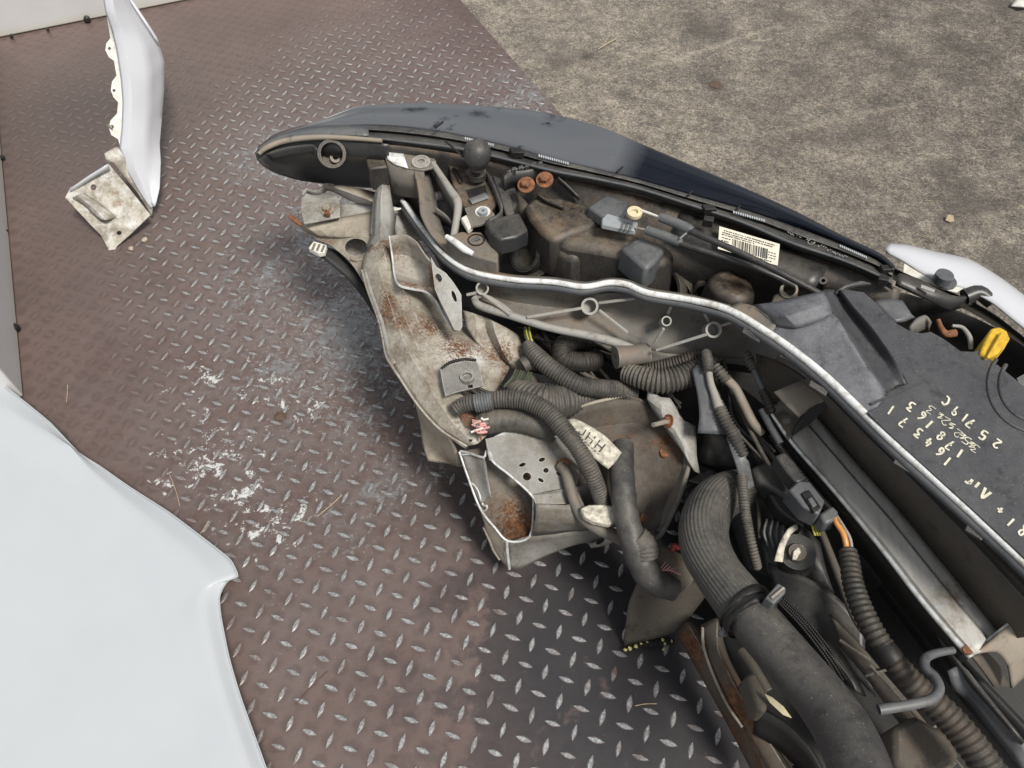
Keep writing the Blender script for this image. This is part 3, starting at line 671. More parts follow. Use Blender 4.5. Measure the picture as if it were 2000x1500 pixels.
# seam ridges of the housing
fl_ = [(500, 297), (524, 286), (562, 270), (620, 263), (700, 265), (760, 271), (830, 279), (900, 289), (1000, 312), (1080, 332), (1170, 349), (1250, 367), (1350, 399), (1450, 432), (1550, 474), (1640, 504), (1705, 531), (1742, 551)]
rA = [(x, y + 1, zseam(x) + .003) for x, y in se_]
rM = [(a[0] * .6 + b[0] * .4, a[1] * .6 + b[1] * .4, zseam(a[0]) + .004) for a, b in zip(se_, fl_)]
rN = [(a[0] * .45 + b[0] * .55, a[1] * .45 + b[1] * .55, zseam(a[0]) - .006) for a, b in zip(se_, fl_)]
rR = [(x, y, zseam(x) + .004) for x, y in fl_]
rS = [(x, y + 7, zseam(x) - .002) for x, y in fl_]
rT = [(x + 2, y + 15, zseam(x) - .022) for x, y in fl_]
sheet('seal_flange', [rA, rM, rN, rR, rS, rT], 'dusty_lo', HL, .002, 4, 3, .5)
tube('sealing_lip', [(x, y + 2, zseam(x) + .004, 2.6) for x, y in fl_[4:]], 'slate', HL, 5, 8)
tube('tip_ridge', [(506, 300, .462, 4), (520, 289, .468, 5), (550, 277, .474, 5.5), (590, 270, .479, 5.5), (640, 268, .483, 5), (700, 271, .485, 4.5), (746, 275, .486, 4)], 'tan', HL, 7, 10)
sheet('tip_flange', [[(503, 290, .464), (540, 266, .474), (590, 252, .480), (645, 246, .484), (720, 246, .487)], [(508, 296, .462), (546, 276, .474), (594, 267, .481), (645, 264, .485), (720, 266, .488)]], 'slate', HL, .003, 6, 2)
sheet('tip_inner_wall', [[(520, 300, .458), (560, 288, .465), (610, 282, .470), (620, 292, .468)], [(530, 312, .44), (565, 304, .445), (605, 298, .45), (616, 304, .45)]], 'dusty_lo', HL, .003, 4, 3)
# deep outer tip bowl
sheet('housing_tip', [
    [(499, 298, .452), (512, 285, .462), (560, 272, .472), (620, 268, .478), (690, 272, .480), (760, 282, .48)],
    [(503, 312, .446), (525, 305, .45), (570, 296, .452), (625, 296, .452), (690, 304, .452), (760, 310, .45)],
    [(514, 324, .436), (545, 322, .42), (590, 318, .41), (640, 322, .40), (700, 330, .395), (765, 332, .39)],
    [(530, 334, .42), (565, 340, .39), (610, 342, .36), (655, 346, .34), (710, 350, .33), (770, 352, .33)],
    [(545, 340, .40), (585, 352, .36), (630, 358, .325), (670, 362, .30), (715, 366, .29), (775, 368, .29)]],
    'black', HL, .002, 5, 4, 1.0)
cyl('vent_socket', P(652, 306, .43), P(648, 300, .462), 22 * mpp(P(650, 303, .45)), 27 * mpp(P(650, 303, .45)), 'dusty', HL, 28, .78)
cyl('bulb_socket', P(656, 309, .43), P(655, 307, .44), .008, .010, 'tan', HL, 16, .5)
block('rear_wall_box', [(712, 304), (750, 300), (758, 325), (720, 330)], .05, 'dusty', HL, .445, 1.0, .004)
# rear housing skin from flange down to the carrier
sheet('housing_back', [
    [(700, 278, .47), (800, 287, .472), (900, 302, .473), (1000, 326, .473), (1100, 350, .473), (1200, 370, .473), (1300, 398, .473), (1400, 430, .473), (1500, 468, .473), (1600, 504, .473), (1700, 542, .472), (1760, 565, .47)],
    [(720, 320, .43), (810, 330, .43), (905, 348, .43), (1005, 372, .435), (1100, 392, .44), (1190, 418, .445), (1290, 448, .45), (1390, 482, .452), (1490, 515, .452), (1590, 548, .45), (1690, 580, .45), (1750, 598, .45)],
    [(740, 360, .37), (830, 400, .37), (930, 430, .37), (1020, 460, .38), (1100, 480, .39), (1190, 500, .40), (1290, 525, .40), (1390, 545, .40), (1480, 562, .40), (1580, 580, .41), (1680, 605, .42), (1740, 620, .42)],
    [(780, 420, .31), (880, 500, .31), (960, 530, .31), (1040, 540, .32), (1110, 548, .32), (1200, 560, .32), (1300, 578, .32), (1400, 600, .32), (1480, 610, .33), (1580, 625, .35), (1680, 640, .37), (1740, 650, .38)]],
    'dusty', HL, .002, 4, 4, .9)
# moulded lumps on the back of the housing
block('housing_shelf', [(1022, 400), (1050, 378), (1100, 384), (1150, 398), (1186, 420), (1150, 446), (1118, 456), (1082, 470), (1058, 452), (1036, 425)], .09, 'dusty', HL, .452, 1.04, .010)
block('housing_bulge', [(1078, 460), (1108, 440), (1145, 430), (1190, 442), (1240, 456), (1300, 474), (1322, 496), (1290, 518), (1262, 520), (1222, 498), (1186, 490), (1150, 484), (1112, 478)], .10, 'dusty', HL, .445, 1.10, .014, (-.004, -.006))
block('housing_pillow', [(1066, 452), (1096, 448), (1120, 466), (1142, 486), (1130, 505), (1092, 492)], .11, 'dusty', HL, .428, 1.15, .014, (.0, -.010))
block('access_lid', [(1148, 404), (1182, 380), (1228, 393), (1212, 420), (1190, 432)], .022, 'slate', HL, .472, 1.05, .004)
block('corner_box', [(1212, 482), (1250, 460), (1302, 482), (1280, 512), (1262, 526)], .05, 'slate', HL, .462, 1.08, .006)
sheet('rib', [[(1090, 346, .49), (1108, 362, .482), (1134, 388, .468)], [(1092, 360, .455), (1110, 372, .455), (1130, 390, .455)]], 'dusty_lo', HL, .003, 3, 1)
sheet('rib', [[(1048, 378, .466), (1070, 392, .464), (1102, 405, .462)], [(1050, 384, .45), (1070, 398, .45), (1100, 410, .45)]], 'dusty', HL, .003, 3, 1)
for x, y in ((1122, 494), (1152, 514)):
    bm = bmesh.new(); ring = [P(px, py, .352 + .0) for px, py, _ in ell(x, y, 8, 9, 0, 18)]
    p0 = P(x, y, .36)
    sweep(bm, ring + [ring[0]], [.0011] * 19, 6); emit('mould_mark', bm, 'dusty_lo', HL, 1)
# round lamp covers
cyl('bulb_cover', P(1060, 500, .355), P(1024, 494, .385), .034, .034, 'black', HL, 36, .82)
cyl('bulb_cover', P(1052, 498, .372), P(1046, 497, .377), .040, .040, 'brown', HL, 36)
cyl('adjuster_ring', P(1330, 545, .345), P(1290, 560, .36), .042, .044, 'brown', HL, 32, .86)
tube('loop_strap', [(1352, 572, .36, 8), (1362, 556, .385, 8), (1380, 552, .39, 8), (1396, 566, .375, 8), (1404, 590, .35, 8)], 'brown', HL, 6, 8, squash=.3)
tube('loop_strap', [(1262, 545, .38, 9), (1290, 520, .40, 9), (1322, 528, .395, 9), (1345, 552, .38, 9), (1358, 578, .36, 9)], 'brown', HL, 6, 8, squash=.3)
block('back_pad', [(1380, 540), (1420, 516), (1470, 548), (1480, 575), (1440, 588), (1400, 570)], .06, 'dusty', HL, .425, 1.15, .012)
sheet('label_plate', [[(1330, 412, .473), (1420, 443, .474), (1530, 484, .475), (1620, 520, .474)], [(1310, 465, .455), (1400, 500, .462), (1510, 535, .464), (1590, 565, .462)]], 'black', HL, .003, 4, 2)
# sticker with barcode
def quad4(c, u, v, lift=0):
    a, b, d, e = c; p = (a * (1 - u) + b * u) * (1 - v) + (e * (1 - u) + d * u) * v
    return p + Vector((0, 0, lift))
SK = [P(1405, 442, .489), P(1523, 477, .490), P(1519, 519, .480), P(1402, 486, .479)]
bm = bmesh.new(); bm.faces.new([bm.verts.new(p) for p in SK]); stick = emit('sticker', bm, 'paper', HL, 0, (('solid', .0008),))
bm = bmesh.new(); x = .23; rb = random.Random(3)
def rect(bm, c, u0, v0, u1_, v1_, lift): bm.faces.new([bm.verts.new(quad4(c, *uv, lift)) for uv in ((u0, v0), (u1_, v0), (u1_, v1_), (u0, v1_))])
while x < .80:
    wd = rb.choice((.006, .008, .013, .02)); rect(bm, SK, x, .40, x + wd, .86, .0012); x += wd + rb.choice((.008, .012, .018))
emit('barcode', bm, 'ink', HL, 0, recalc=False)
bm = bmesh.new()
for v0, uu in ((.12, (.08, .92)), (.22, (.06, .9)), (.31, (.05, .6)), (.45, (.05, .2)), (.58, (.05, .18)), (.5, (.83, .95)), (.62, (.83, .96)), (.74, (.82, .95)), (.9, (.5, .9))):
    x = uu[0]
    while x < uu[1] - .01:
        wd = rb.choice((.008, .012, .02, .028)); rect(bm, SK, x, v0, min(x + wd, uu[1]), v0 + .045, .0012); x += wd + rb.choice((.006, .008, .016))
emit('fine_print', bm, 'ink', HL, 0, recalc=False)
# clips, notches and moulded marks along the seam
for x, y in ((1008, 291), (1385, 402), (1733, 520)):
    block('seam_clip', [(x - 14, y - 4), (x + 8, y - 3), (x + 16, y + 6), (x - 8, y + 7)], .012, 'dark', HL, .505, 1.0, .001)
for x, y in ((1386, 424), (655, 262), (1728, 540)):
    block('locking_tab', [(x - 10, y - 4), (x + 10, y - 1), (x + 8, y + 8), (x - 12, y + 5)], .014, 'dark', HL, zseam(x) + .012, 1.0, .001)
for (x0, y0, x1, y1) in ((908, 268, 966, 282), (1052, 302, 1112, 318), (1432, 412, 1495, 430), (1640, 478, 1694, 502)):
    n_ = 14; bm = bmesh.new()
    for k in range(n_):
        a = k / n_; b = (k + .62) / n_; off = 4
        bm.faces.new([bm.verts.new(P(x0 + (x1 - x0) * f, y0 + (y1 - y0) * f + o, .5015)) for f, o in ((a, 0), (b, 0), (b, off), (a, off))])
    emit('serrated_strip', bm, 'lens_rim', HL, 0, (('solid', .0015),))
bm = bmesh.new(); rb = random.Random(5)
for k in range(26):
    f = k / 26; x, y = 1538 + 120 * f, 452 + 52 * f
    if k in (3, 6, 7, 12): continue
    ribbon(bm, [P(x, y, .501), P(x + rb.uniform(1, 4), y + rb.uniform(-3, 5), .501)], .0012)
ribbon(bm, [P(x, y, .501) for x, y, _ in ell(1585, 472, 7, 5, 0, 14)], .001)
emit('moulded_lettering', bm, 'print', HL, 0)
for pts in (((905, 306), (870, 276)), ((1205, 336), (1216, 326)), ((865, 238), (850, 250)), ((1446, 402), (1438, 410)), ((1353, 373), (1343, 383))):
    tube('bracket_line', [(pts[0][0], pts[0][1], .503, 2.2), (pts[1][0], pts[1][1], .503, 2.2)], 'dark', HL, 2, 6)

# ---------- front carrier (grey composite crossmember)
FC = empty('front_carrier', P(1300, 600, .4), None, None, None, CAR)
rim = [(786, 392, .37), (828, 450, .38), (870, 500, .39), (920, 530, .40), (1000, 546, .41), (1080, 551, .418), (1140, 560, .424), (1190, 552, .43), (1225, 556, .434), (1265, 572, .438), (1350, 586, .45), (1425, 606, .466), (1500, 650, .476), (1560, 692, .482), (1620, 742, .486), (1680, 800, .488), (1750, 868, .49), (1850, 958, .49), (1950, 1050, .49), (2060, 1155, .49)]
def rpx(f): return 5.5 + 3.5 * f
tube('rim', [(x, y, z, 5 + 3.5 * max(0, min(1, (x - 900) / 900))) for x, y, z in rim], 'edge', FC, 8, 10)
sheet('rim_underlip', [[(x - 1, y + 6 + 4 * max(0, min(1, (x - 900) / 900)), z - .003) for x, y, z in rim], [(x - 4, y + 17 + 12 * max(0, min(1, (x - 1300) / 500)), z - .012) for x, y, z in rim]], 'slate', FC, .003, 5, 2)
sheet('rim_web', [[(x + 1, y - 3, z) for x, y, z in rim[:12]], [(x + 3, y - 8, z - .012) for x, y, z in rim[:12]], [(x, y + 4, z - .06) for x, y, z in rim[:12]]], 'grp', FC, .003, 5, 2)
for x, y, z in ((1470, 648, .462), (1600, 752, .474), (1765, 903, .478), (1905, 1034, .478)):
    s = 17
    flat('lip_tab', [(x - s, y - s * .6 + 2), (x + s, y + s * .6 + 2), (x + s - 5, y + s * .6 + 12), (x - s - 4, y - s * .6 + 12)], 'dusty_lo', FC, z, .004, bevel=.001)
# left arm: bracket head with washer, spar, feet
flat('bracket_head', [(752, 290), (792, 290), (838, 298), (852, 316), (850, 328), (826, 334), (796, 330), (768, 322), (757, 312)], 'grp', FC, .455, .004, bevel=.001)
sheet('worn_corner', [[(753, 291, .457), (772, 292, .457), (786, 294, .457)], [(757, 311, .457), (775, 322, .457), (797, 329, .457)]], 'edge', FC, .0015, 3, 2)
disc('insert_washer', 822, 315, .462, 18, .006, 'galv', FC, (0, -.1, 1), .42, 26)
wallstrip('bracket_wall', [(752, 292), (757, 314), (770, 324), (800, 331), (828, 334)], [.07, .06], 'grp', FC, .004, 4, (0, 0), .453)
wallstrip('bracket_wall', [(812, 332), (812, 338)], .09, 'grp', FC, .004, 2, (0, 0), .452)
sheet('arm_face', [[(810, 334, .445), (818, 380, .43), (822, 420, .42), (842, 460, .405), (880, 500, .395)], [(836, 334, .43), (850, 385, .41), (858, 430, .40), (872, 465, .395), (905, 505, .395)]], 'grp', FC, .004, 4, 3)
tube('arm_spar', [(846, 320, .455, 6), (862, 344, .455, 6.5), (880, 372, .452, 8), (893, 392, .448, 9), (894, 415, .44, 8), (886, 462, .42, 7)], 'grp_pale', FC, 6, 8)
wallstrip('spar_web', [(850, 326, .45), (866, 350, .45), (882, 378, .446), (888, 398, .44), (886, 455, .415)], [.05, .035], 'grp', FC, .004, 5)
cyl('tube_boss', P(870, 380, .40), P(840, 386, .405), .0085, .0085, 'grp_pale', FC, 18, .5)
cyl('tube_boss', P(868, 360, .395), P(846, 360, .395), .007, .007, 'grp', FC, 18)
sheet('gusset', [[(850, 405, .43), (870, 420, .42), (884, 436, .415)], [(852, 436, .36), (870, 440, .36), (884, 446, .36)]], 'grp', FC, .003, 3, 1)
block('foot_block', [(870, 462), (900, 452), (940, 452), (962, 482), (974, 488), (972, 512), (928, 500), (895, 486)], .045, 'grp', FC, .432, 1.02, .003)
tube('foot_lip', [(872, 462, .434, 5), (888, 472, .435, 6.5), (906, 486, .434, 7), (924, 496, .432, 5)], 'edge', FC, 4, 8)
disc('foot_hole', 930, 468, .4335, 17, .004, 'dark', FC, (0, 0, 1), .85, 22)
tube('foot_pin', [(915, 476, .428, 3.5), (936, 464, .436, 4)], 'slate', FC, 3, 8)
sheet('inner_arm_strip', [[(776, 372, .36), (800, 420, .36), (840, 470, .365), (880, 520, .375), (912, 545, .38)], [(790, 380, .36), (816, 424, .36), (852, 474, .365), (892, 520, .375), (918, 538, .38)]], 'slate', FC, .006, 4, 1)
# ribbed fascia below the rim
sheet('fascia_web', [
    [(930, 548, .375), (1000, 560, .385), (1080, 566, .39), (1150, 574, .395), (1220, 572, .40), (1300, 592, .405), (1380, 610, .41), (1460, 640, .42)],
    [(940, 572, .345), (1005, 590, .35), (1080, 600, .35), (1150, 604, .35), (1220, 615, .355), (1300, 635, .36), (1380, 650, .365), (1460, 672, .37)],
    [(930, 592, .345), (1000, 616, .345), (1076, 638, .34), (1150, 652, .335), (1215, 668, .33), (1290, 690, .325), (1370, 695, .325), (1450, 700, .33)]],
    'grp', FC, .004, 4, 4)
tube('fascia_lip', [(926, 582, .365, 7), (938, 597, .362, 8), (1000, 617, .362, 8), (1074, 640, .358, 8), (1150, 655, .352, 9), (1200, 668, .345, 9), (1245, 684, .34, 8)], 'grp_pale', FC, 6, 8)
tube('fascia_lip', [(926, 580, .365, 5), (950, 580, .37, 5), (985, 600, .365, 5), (1010, 622, .36, 4)], 'grp_pale', FC, 6, 8)
for x, y, r, z in ((942, 563, 13, .385), (1152, 598, 17, .388), (1302, 627, 10, .40), (1394, 644, 16, .415)):
    p = P(x, y, z); cyl('boss', p + Vector((0, .018, -.022)), p, r * mpp(p) * .9, r * mpp(p), 'grp_pale', FC, 20, .74)
for a, b in (((944, 575, .38), (996, 614, .37)), ((1136, 602, .385), (1030, 620, .37)), ((1170, 592, .385), (1240, 583, .41)), ((1170, 606, .385), (1226, 650, .365)), ((1296, 642, .395), (1278, 672, .36)), ((1384, 652, .41), (1282, 684, .365)), ((1408, 636, .415), (1440, 626, .43)), ((958, 556, .38), (978, 551, .39)), ((930, 572, .38), (912, 576, .375)), ((1305, 612, .40), (1312, 596, .42)), ((1386, 630, .41), (1376, 612, .43))):
    tube('rib', [(*a, 3.2), (*b, 3.2)], 'grp_pale', FC, 3, 6)
p = P(1202, 698, .335); cyl('end_boss', P(1265, 690, .33), p, .017, .019, 'grp', FC, 22, .3)
sheet('fascia_shell', [[(1150, 660, .35), (1220, 672, .34), (1300, 690, .335), (1400, 696, .335)], [(1196, 690, .325), (1250, 700, .32), (1310, 712, .315), (1400, 716, .315)], [(1205, 716, .30), (1260, 722, .30), (1320, 725, .30), (1400, 728, .30)]], 'grp', FC, .003, 4, 3)
# black grained top panel
PN = empty('top_panel', P(1750, 760, .49), None, None, None, CAR)
def rimat(t):
    q = spline([Vector(p) for p in rim[11:]], 12); f = t * (len(q) - 1); k = min(int(f), len(q) - 2); v = q[k].lerp(q[k + 1], f - k); return (v.x, v.y, v.z)
sheet('left_facet', [
    [(1502, 648, .477), (1547, 679, .482), (1592, 714, .485), (1632, 749, .4875), (1670, 786, .489), (1702, 817, .490)],
    [(1508, 642, .479), (1560, 664, .488), (1609, 682, .494), (1654, 721, .496), (1689, 763, .4955), (1716, 795, .4945)],
    [(1515, 636, .482), (1575, 637, .498), (1627, 614, .511), (1661, 664, .510), (1696, 720, .507), (1730, 769, .4965)]], 'panel_lit', PN, .003, 4, 4, .35)
sheet('left_web', [[(1420, 606, .466), (1462, 626, .472), (1506, 650, .478)], [(1430, 598, .468), (1484, 612, .477), (1516, 637, .483)], [(1440, 592, .466), (1472, 598, .477), (1500, 616, .4845)]], 'grp', PN, .003, 4, 3)
sheet('panel_underside', [[(1425, 600, .45), (1520, 596, .46), (1610, 575, .46), (1700, 590, .46)], [(1500, 655, .45), (1600, 700, .45), (1680, 720, .45), (1760, 740, .45)]], 'dark', PN, .004, 3, 3)
sheet('step_facet', [[(1470, 596, .476), (1520, 590, .500), (1560, 580, .508), (1606, 570, .510)], [(1500, 616, .484), (1535, 618, .505), (1575, 606, .513), (1618, 592, .514)], [(1515, 638, .482), (1558, 640, .498), (1590, 630, .503), (1626, 616, .509)]], 'panel_lit', PN, .003, 3, 3, .35)
sheet('trough', [
    [(1606, 569, .510), (1626, 612, .511), (1660, 664, .510), (1695, 720, .507), (1728, 768, .497)],
    [(1612, 566, .498), (1634, 606, .492), (1672, 660, .489), (1708, 716, .489), (1738, 764, .493)],
    [(1632, 567, .490), (1655, 602, .486), (1690, 648, .484), (1722, 696, .486), (1752, 752, .492)],
    [(1644, 566, .503), (1668, 598, .504), (1705, 640, .504), (1748, 700, .502), (1772, 752, .4955)]], 'panel', PN, .003, 4, 3, .35)
far = [(1644, 566), (1686, 573), (1706, 590), (1726, 612), (1750, 634), (1777, 649), (1800, 653), (1817, 650), (1842, 664), (1875, 688), (1900, 689), (1912, 686), (1942, 711), (1977, 739), (2002, 760), (2080, 830)]
flat('main_panel', [(x, y, .4955) for x, y in far] + [(2150, 1240, .4955)] + [(x + 3, y - 3, .4955) for x, y, z in [rimat(t) for t in (1.0, .9, .8, .7, .6, .52)]] + [(1716, 795, .4955), (1734, 768, .4955), (1772, 752, .4955), (1748, 702, .4955), (1705, 642, .4955), (1668, 600, .4955)], 'panel', PN, None, .004)
wallstrip('panel_skirt', [(x, y, .494) for x, y in far], .05, 'panel', PN, .003, 1)
tube('step_line', [(1700, 790, .496, 3), (1745, 770, .4975, 3), (1800, 748, .497, 2.5)], 'panel', PN, 5, 6)
for rr in (74, 94):
    bm = bmesh.new(); pts = [P(2035 + rr * 1.12 * math.cos(a), 752 + rr * math.sin(a), .4975) for a in [math.radians(d) for d in range(86, 215, 6)]]
    sweep(bm, pts, [.0028] * len(pts), 8); emit('pressed_ring', bm, 'panel', PN, 1)
sheet('glossy_tab', [[(1706, 588, .472), (1735, 584, .474), (1762, 588, .474)], [(1728, 612, .468), (1755, 606, .472), (1778, 612, .470)], [(1748, 630, .466), (1768, 628, .466), (1786, 620, .464)]], 'slate', PN, .003, 3, 3)
# pen writing on the panel: strokes of each character in a unit box (x right, y up)
GL = {'1': [[(.5, 1), (.5, 0)]], '2': [[(.1, .8), (.4, 1), (.8, .8), (.6, .45), (.1, .02), (.9, .05)]], '3': [[(.1, .95), (.85, .95), (.45, .58), (.85, .4), (.7, .05), (.1, .05)]],
      '4': [[(.35, 1), (.15, .4), (.9, .4)], [(.65, .75), (.6, 0)]], '5': [[(.85, 1), (.25, 1), (.2, .58), (.7, .55), (.8, .2), (.45, 0), (.1, .1)]],
      '6': [[(.75, 1), (.3, .6), (.2, .2), (.5, 0), (.8, .2), (.6, .42), (.25, .3)]], '7': [[(.1, .98), (.85, .95), (.4, 0)], [(.25, .5), (.8, .52)]],
      '8': [[(.5, .5), (.2, .75), (.5, 1), (.8, .75), (.5, .5), (.15, .25), (.5, 0), (.85, .25), (.5, .5)]], '9': [[(.8, .75), (.4, 1), (.2, .7), (.6, .5), (.82, .8), (.6, 0)]],
      'C': [[(.9, .9), (.5, 1), (.15, .55), (.3, .1), (.85, .05)]], 'A': [[(.05, 0), (.45, 1), (.9, 0)]], 'i': [[(.5, .62), (.5, 0)]], 'r': [[(.25, .65), (.28, 0)], [(.28, .4), (.55, .62), (.85, .58)]],
      '+': [[(.5, .8), (.5, .1)], [(.1, .45), (.9, .45)]], 'R': [[(.15, 0), (.2, 1), (.7, .95), (.7, .6), (.2, .5)], [(.4, .5), (.85, 0)]], 'z': [[(.1, .6), (.6, .9), (.3, .4), (.9, .5), (.2, .1), (.8, .2)]]}
rj = random.Random(11)
def write(bm, chars, wpx=14, hpx=18, pen=3.9):
    """chars: (glyph, px, py) with px, py the middle of the character; text runs up-left, tops point down-left."""
    d, u = (-.78, -.62), (-.62, .78)
    for c, cx, cy in chars:
        for st in GL[c]:
            pts = spline([Vector((*[cx + rj.uniform(-1, 1) + d[0] * (a - .5) * wpx + u[0] * (b - .5) * hpx, cy + rj.uniform(-1, 1) + d[1] * (a - .5) * wpx + u[1] * (b - .5) * hpx], 0)) for a, b in st], 4)
            ribbon(bm, [P(p.x, p.y, .4984) for p in pts], pen * rj.uniform(.00056, .00076))
def line(*a):
    bm = bmesh.new(); write(bm, *a); return setp(emit('pen_writing', bm, 'pen', PN, 0), None, None, None, 'stuff')
line([('1', 1850, 901), ('6', 1836, 883), ('4', 1813, 864), ('3', 1794, 846), ('7', 1765, 824), ('1', 1740, 801)])
line([('R', 1998, 1036), ('1', 1974, 1020), ('+', 1953, 997)]); line([('A', 1924, 965), ('i', 1906, 950), ('r', 1891, 941)], 17, 20, 4.8)
line([('1', 1875, 886), ('7', 1856, 869), ('8', 1838, 851), ('1', 1815, 829), ('6', 1801, 812), ('3', 1779, 794)])
line([('2', 1947, 866), ('5', 1921, 849), ('7', 1896, 826), ('1', 1884, 815), ('9', 1866, 803), ('C', 1848, 783)])
bm = bmesh.new()
write(bm, [('3', 1905, 876), ('5', 1888, 860), ('2', 1870, 846), ('z', 1897, 868), ('z', 1880, 852), ('z', 1858, 832), ('2', 1846, 822), ('z', 1836, 812), ('3', 1818, 800)], 17, 15, 1.8)
emit('struck_out_writing', bm, 'pen', PN, 0)
# ---------- channel under the rim
CH = empty('lower_channel', P(1750, 1000, .35), None, None, None, CAR)
L1 = [(1580, 735, .44), (1645, 800, .42), (1720, 877, .42), (1797, 950, .42), (1885, 1040, .42), (2000, 1167, .42), (2060, 1235, .42)]
L2 = [(1545, 765, .36), (1607, 827, .33), (1675, 907, .33), (1750, 990, .33), (1825, 1082, .33), (1900, 1175, .33), (1960, 1250, .33)]
L3 = [(1505, 800, .35), (1548, 862, .335), (1625, 950, .335), (1715, 1058, .335), (1795, 1162, .335), (1850, 1228, .335), (1898, 1282, .335)]
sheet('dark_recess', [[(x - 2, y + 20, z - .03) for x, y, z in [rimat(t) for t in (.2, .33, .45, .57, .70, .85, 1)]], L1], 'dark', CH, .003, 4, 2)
tube('channel_edge', [(x, y, z + .002, 3) for x, y, z in L1], 'slate', CH, 5, 8)
sheet('channel_wall', [L1, L2], 'brown', CH, .003, 4, 2)
sheet('channel_floor', [[(x, y, z + .002) for x, y, z in L2], [(a[0] * .66 + b[0] * .34, a[1] * .66 + b[1] * .34, .331) for a, b in zip(L2, L3)]], 'alu', CH, .003, 4, 2, .3)
sheet('channel_flange', [[(a[0] * .66 + b[0] * .34, a[1] * .66 + b[1] * .34, .331) for a, b in zip(L2, L3)], [(a[0] * .60 + b[0] * .40, a[1] * .60 + b[1] * .40, .345) for a, b in zip(L2, L3)], [(a[0] * .12 + b[0] * .88, a[1] * .12 + b[1] * .88, .343) for a, b in zip(L2, L3)], [(x, y, .335) for x, y, z in L3]], 'alu', CH, .003, 4, 2, .25, (), 1.0)
tube('worn_edge', [(x - 2, y + 2, z + .004, 3.4 + 3 * (x - 1500) / 400) for x, y, z in L3], 'cut', CH, 6, 8)
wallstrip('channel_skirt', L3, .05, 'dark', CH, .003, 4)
tube('stiffener', [(1810, 965, .415, 2), (1780, 1003, .345, 2)], 'slate', CH, 3, 6)
sheet('end_plate', [[(1512, 766, .405), (1545, 752, .41), (1576, 740, .412), (1606, 746, .412), (1625, 754, .41)], [(1536, 792, .40), (1566, 782, .405), (1596, 776, .407), (1612, 778, .407), (1622, 774, .407)], [(1560, 815, .395), (1572, 806, .397), (1580, 798, .40), (1600, 786, .404), (1620, 776, .406)]], 'tan', CH, .004, 3, 3)
flat('black_gusset', [(1576, 798, .40), (1602, 784, .405), (1624, 772, .407), (1630, 778, .405), (1606, 800, .395), (1584, 824, .37), (1546, 850, .34), (1556, 830, .36)], 'black', CH, None, .006)
flat('mount_tab', [(1509, 812, .345), (1530, 802, .35), (1560, 820, .35), (1548, 850, .345), (1540, 860, .34)], 'brown', CH, None, .004, [ell(1536, 822, 8, 7, .348)])
tube('end_bracket_edge', [(1897, 1280, .335, 3), (1930, 1250, .345, 3), (1968, 1220, .36, 3), (2010, 1190, .37, 3)], 'cut', CH, 4, 6)
sheet('end_bracket', [[(1900, 1278, .34), (1930, 1255, .35), (1965, 1225, .36), (2010, 1195, .37)], [(1945, 1272, .345), (1968, 1252, .355), (1992, 1235, .36), (2020, 1215, .37)], [(1968, 1300, .33), (1990, 1280, .34), (2005, 1268, .345), (2030, 1245, .36)], [(1975, 1344, .29), (1995, 1325, .30), (2010, 1315, .31), (2030, 1300, .32)]], 'tan', CH, .003, 4, 4)
sheet('end_bracket_wall', [[(1898, 1282, .335), (1920, 1310, .31), (1942, 1342, .28)], [(1922, 1270, .30), (1950, 1300, .28), (1970, 1340, .265)]], 'brown', CH, .003, 3, 3)
disc('rust_spot', 1890, 1270, .344, 9, .003, 'rust', CH)

# ---------- latch assembly between headlight and arm
LT = empty('bonnet_stop', P(930, 380, .45), None, None, None, CAR)
p = P(932, 300, .515); r = 27 * mpp(p)
bm = bmesh.new(); prof = [(0, .98), (.45, .93), (.8, .7), (.98, .3), (1, 0), (.96, -.35), (.78, -.75), (.5, -.95), (.48, -1.3)]
ax = Vector((0, .12, 1)).normalized(); x_ = ax.orthogonal().normalized(); y_ = ax.cross(x_); prev = None
for rr, hh in prof:
    ring = [bm.verts.new(p + ax * (hh * r) + (x_ * math.cos(2 * math.pi * k / 24) + y_ * math.sin(2 * math.pi * k / 24)) * max(.0001, rr * r)) for k in range(24)]
    if prev:
        for k in range(24): bm.faces.new((prev[k], prev[(k + 1) % 24], ring[(k + 1) % 24], ring[k]))
    prev = ring
emit('rubber_knob', bm, 'rubber', LT, 1.2)
cyl('knob_stem', P(932, 345, .435), P(932, 322, .485), .012, .011, 'dusty', LT, 18)
disc('knob_collar', 930, 336, .468, 20, .010, 'dusty', LT, (0, .1, 1))
block('stop_housing', [(875, 320), (895, 312), (920, 316), (950, 320), (964, 345), (972, 395), (960, 412), (905, 402), (884, 360)], .06, 'dusty', LT, .448, 1.05, .003)
sheet('slot', [[(882, 330, .452), (898, 358, .452)], [(888, 327, .452), (904, 354, .452)]], 'dark', LT, .002, 2, 1)
flat('window', [(912, 372), (948, 362), (952, 380), (918, 392)], 'dark', LT, .4500, .001)
tube('window_bar', [(918, 394, .452, 9), (950, 382, .452, 9)], 'slate', LT, 3, 8, squash=.5)
wallstrip('guide_rail', [(950, 334), (962, 355), (974, 385), (980, 405), (974, 418), (955, 428)], .035, 'dusty_lo', LT, .004, 5, (0, 0), .465)
block('guide_rail_top', [(960, 340), (985, 350), (998, 380), (1006, 415), (990, 425), (975, 380)], .05, 'dusty_lo', LT, .458, 1.0, .003)
wallstrip('comb_rail', [(985, 345), (1000, 335), (1030, 332), (1065, 322)], .03, 'dusty_lo', LT, .004, 4, (0, 0), .488)
wallstrip('comb_rail', [(990, 334), (1020, 326), (1060, 318)], .02, 'dusty_lo', LT, .003, 4, (0, 0), .49)
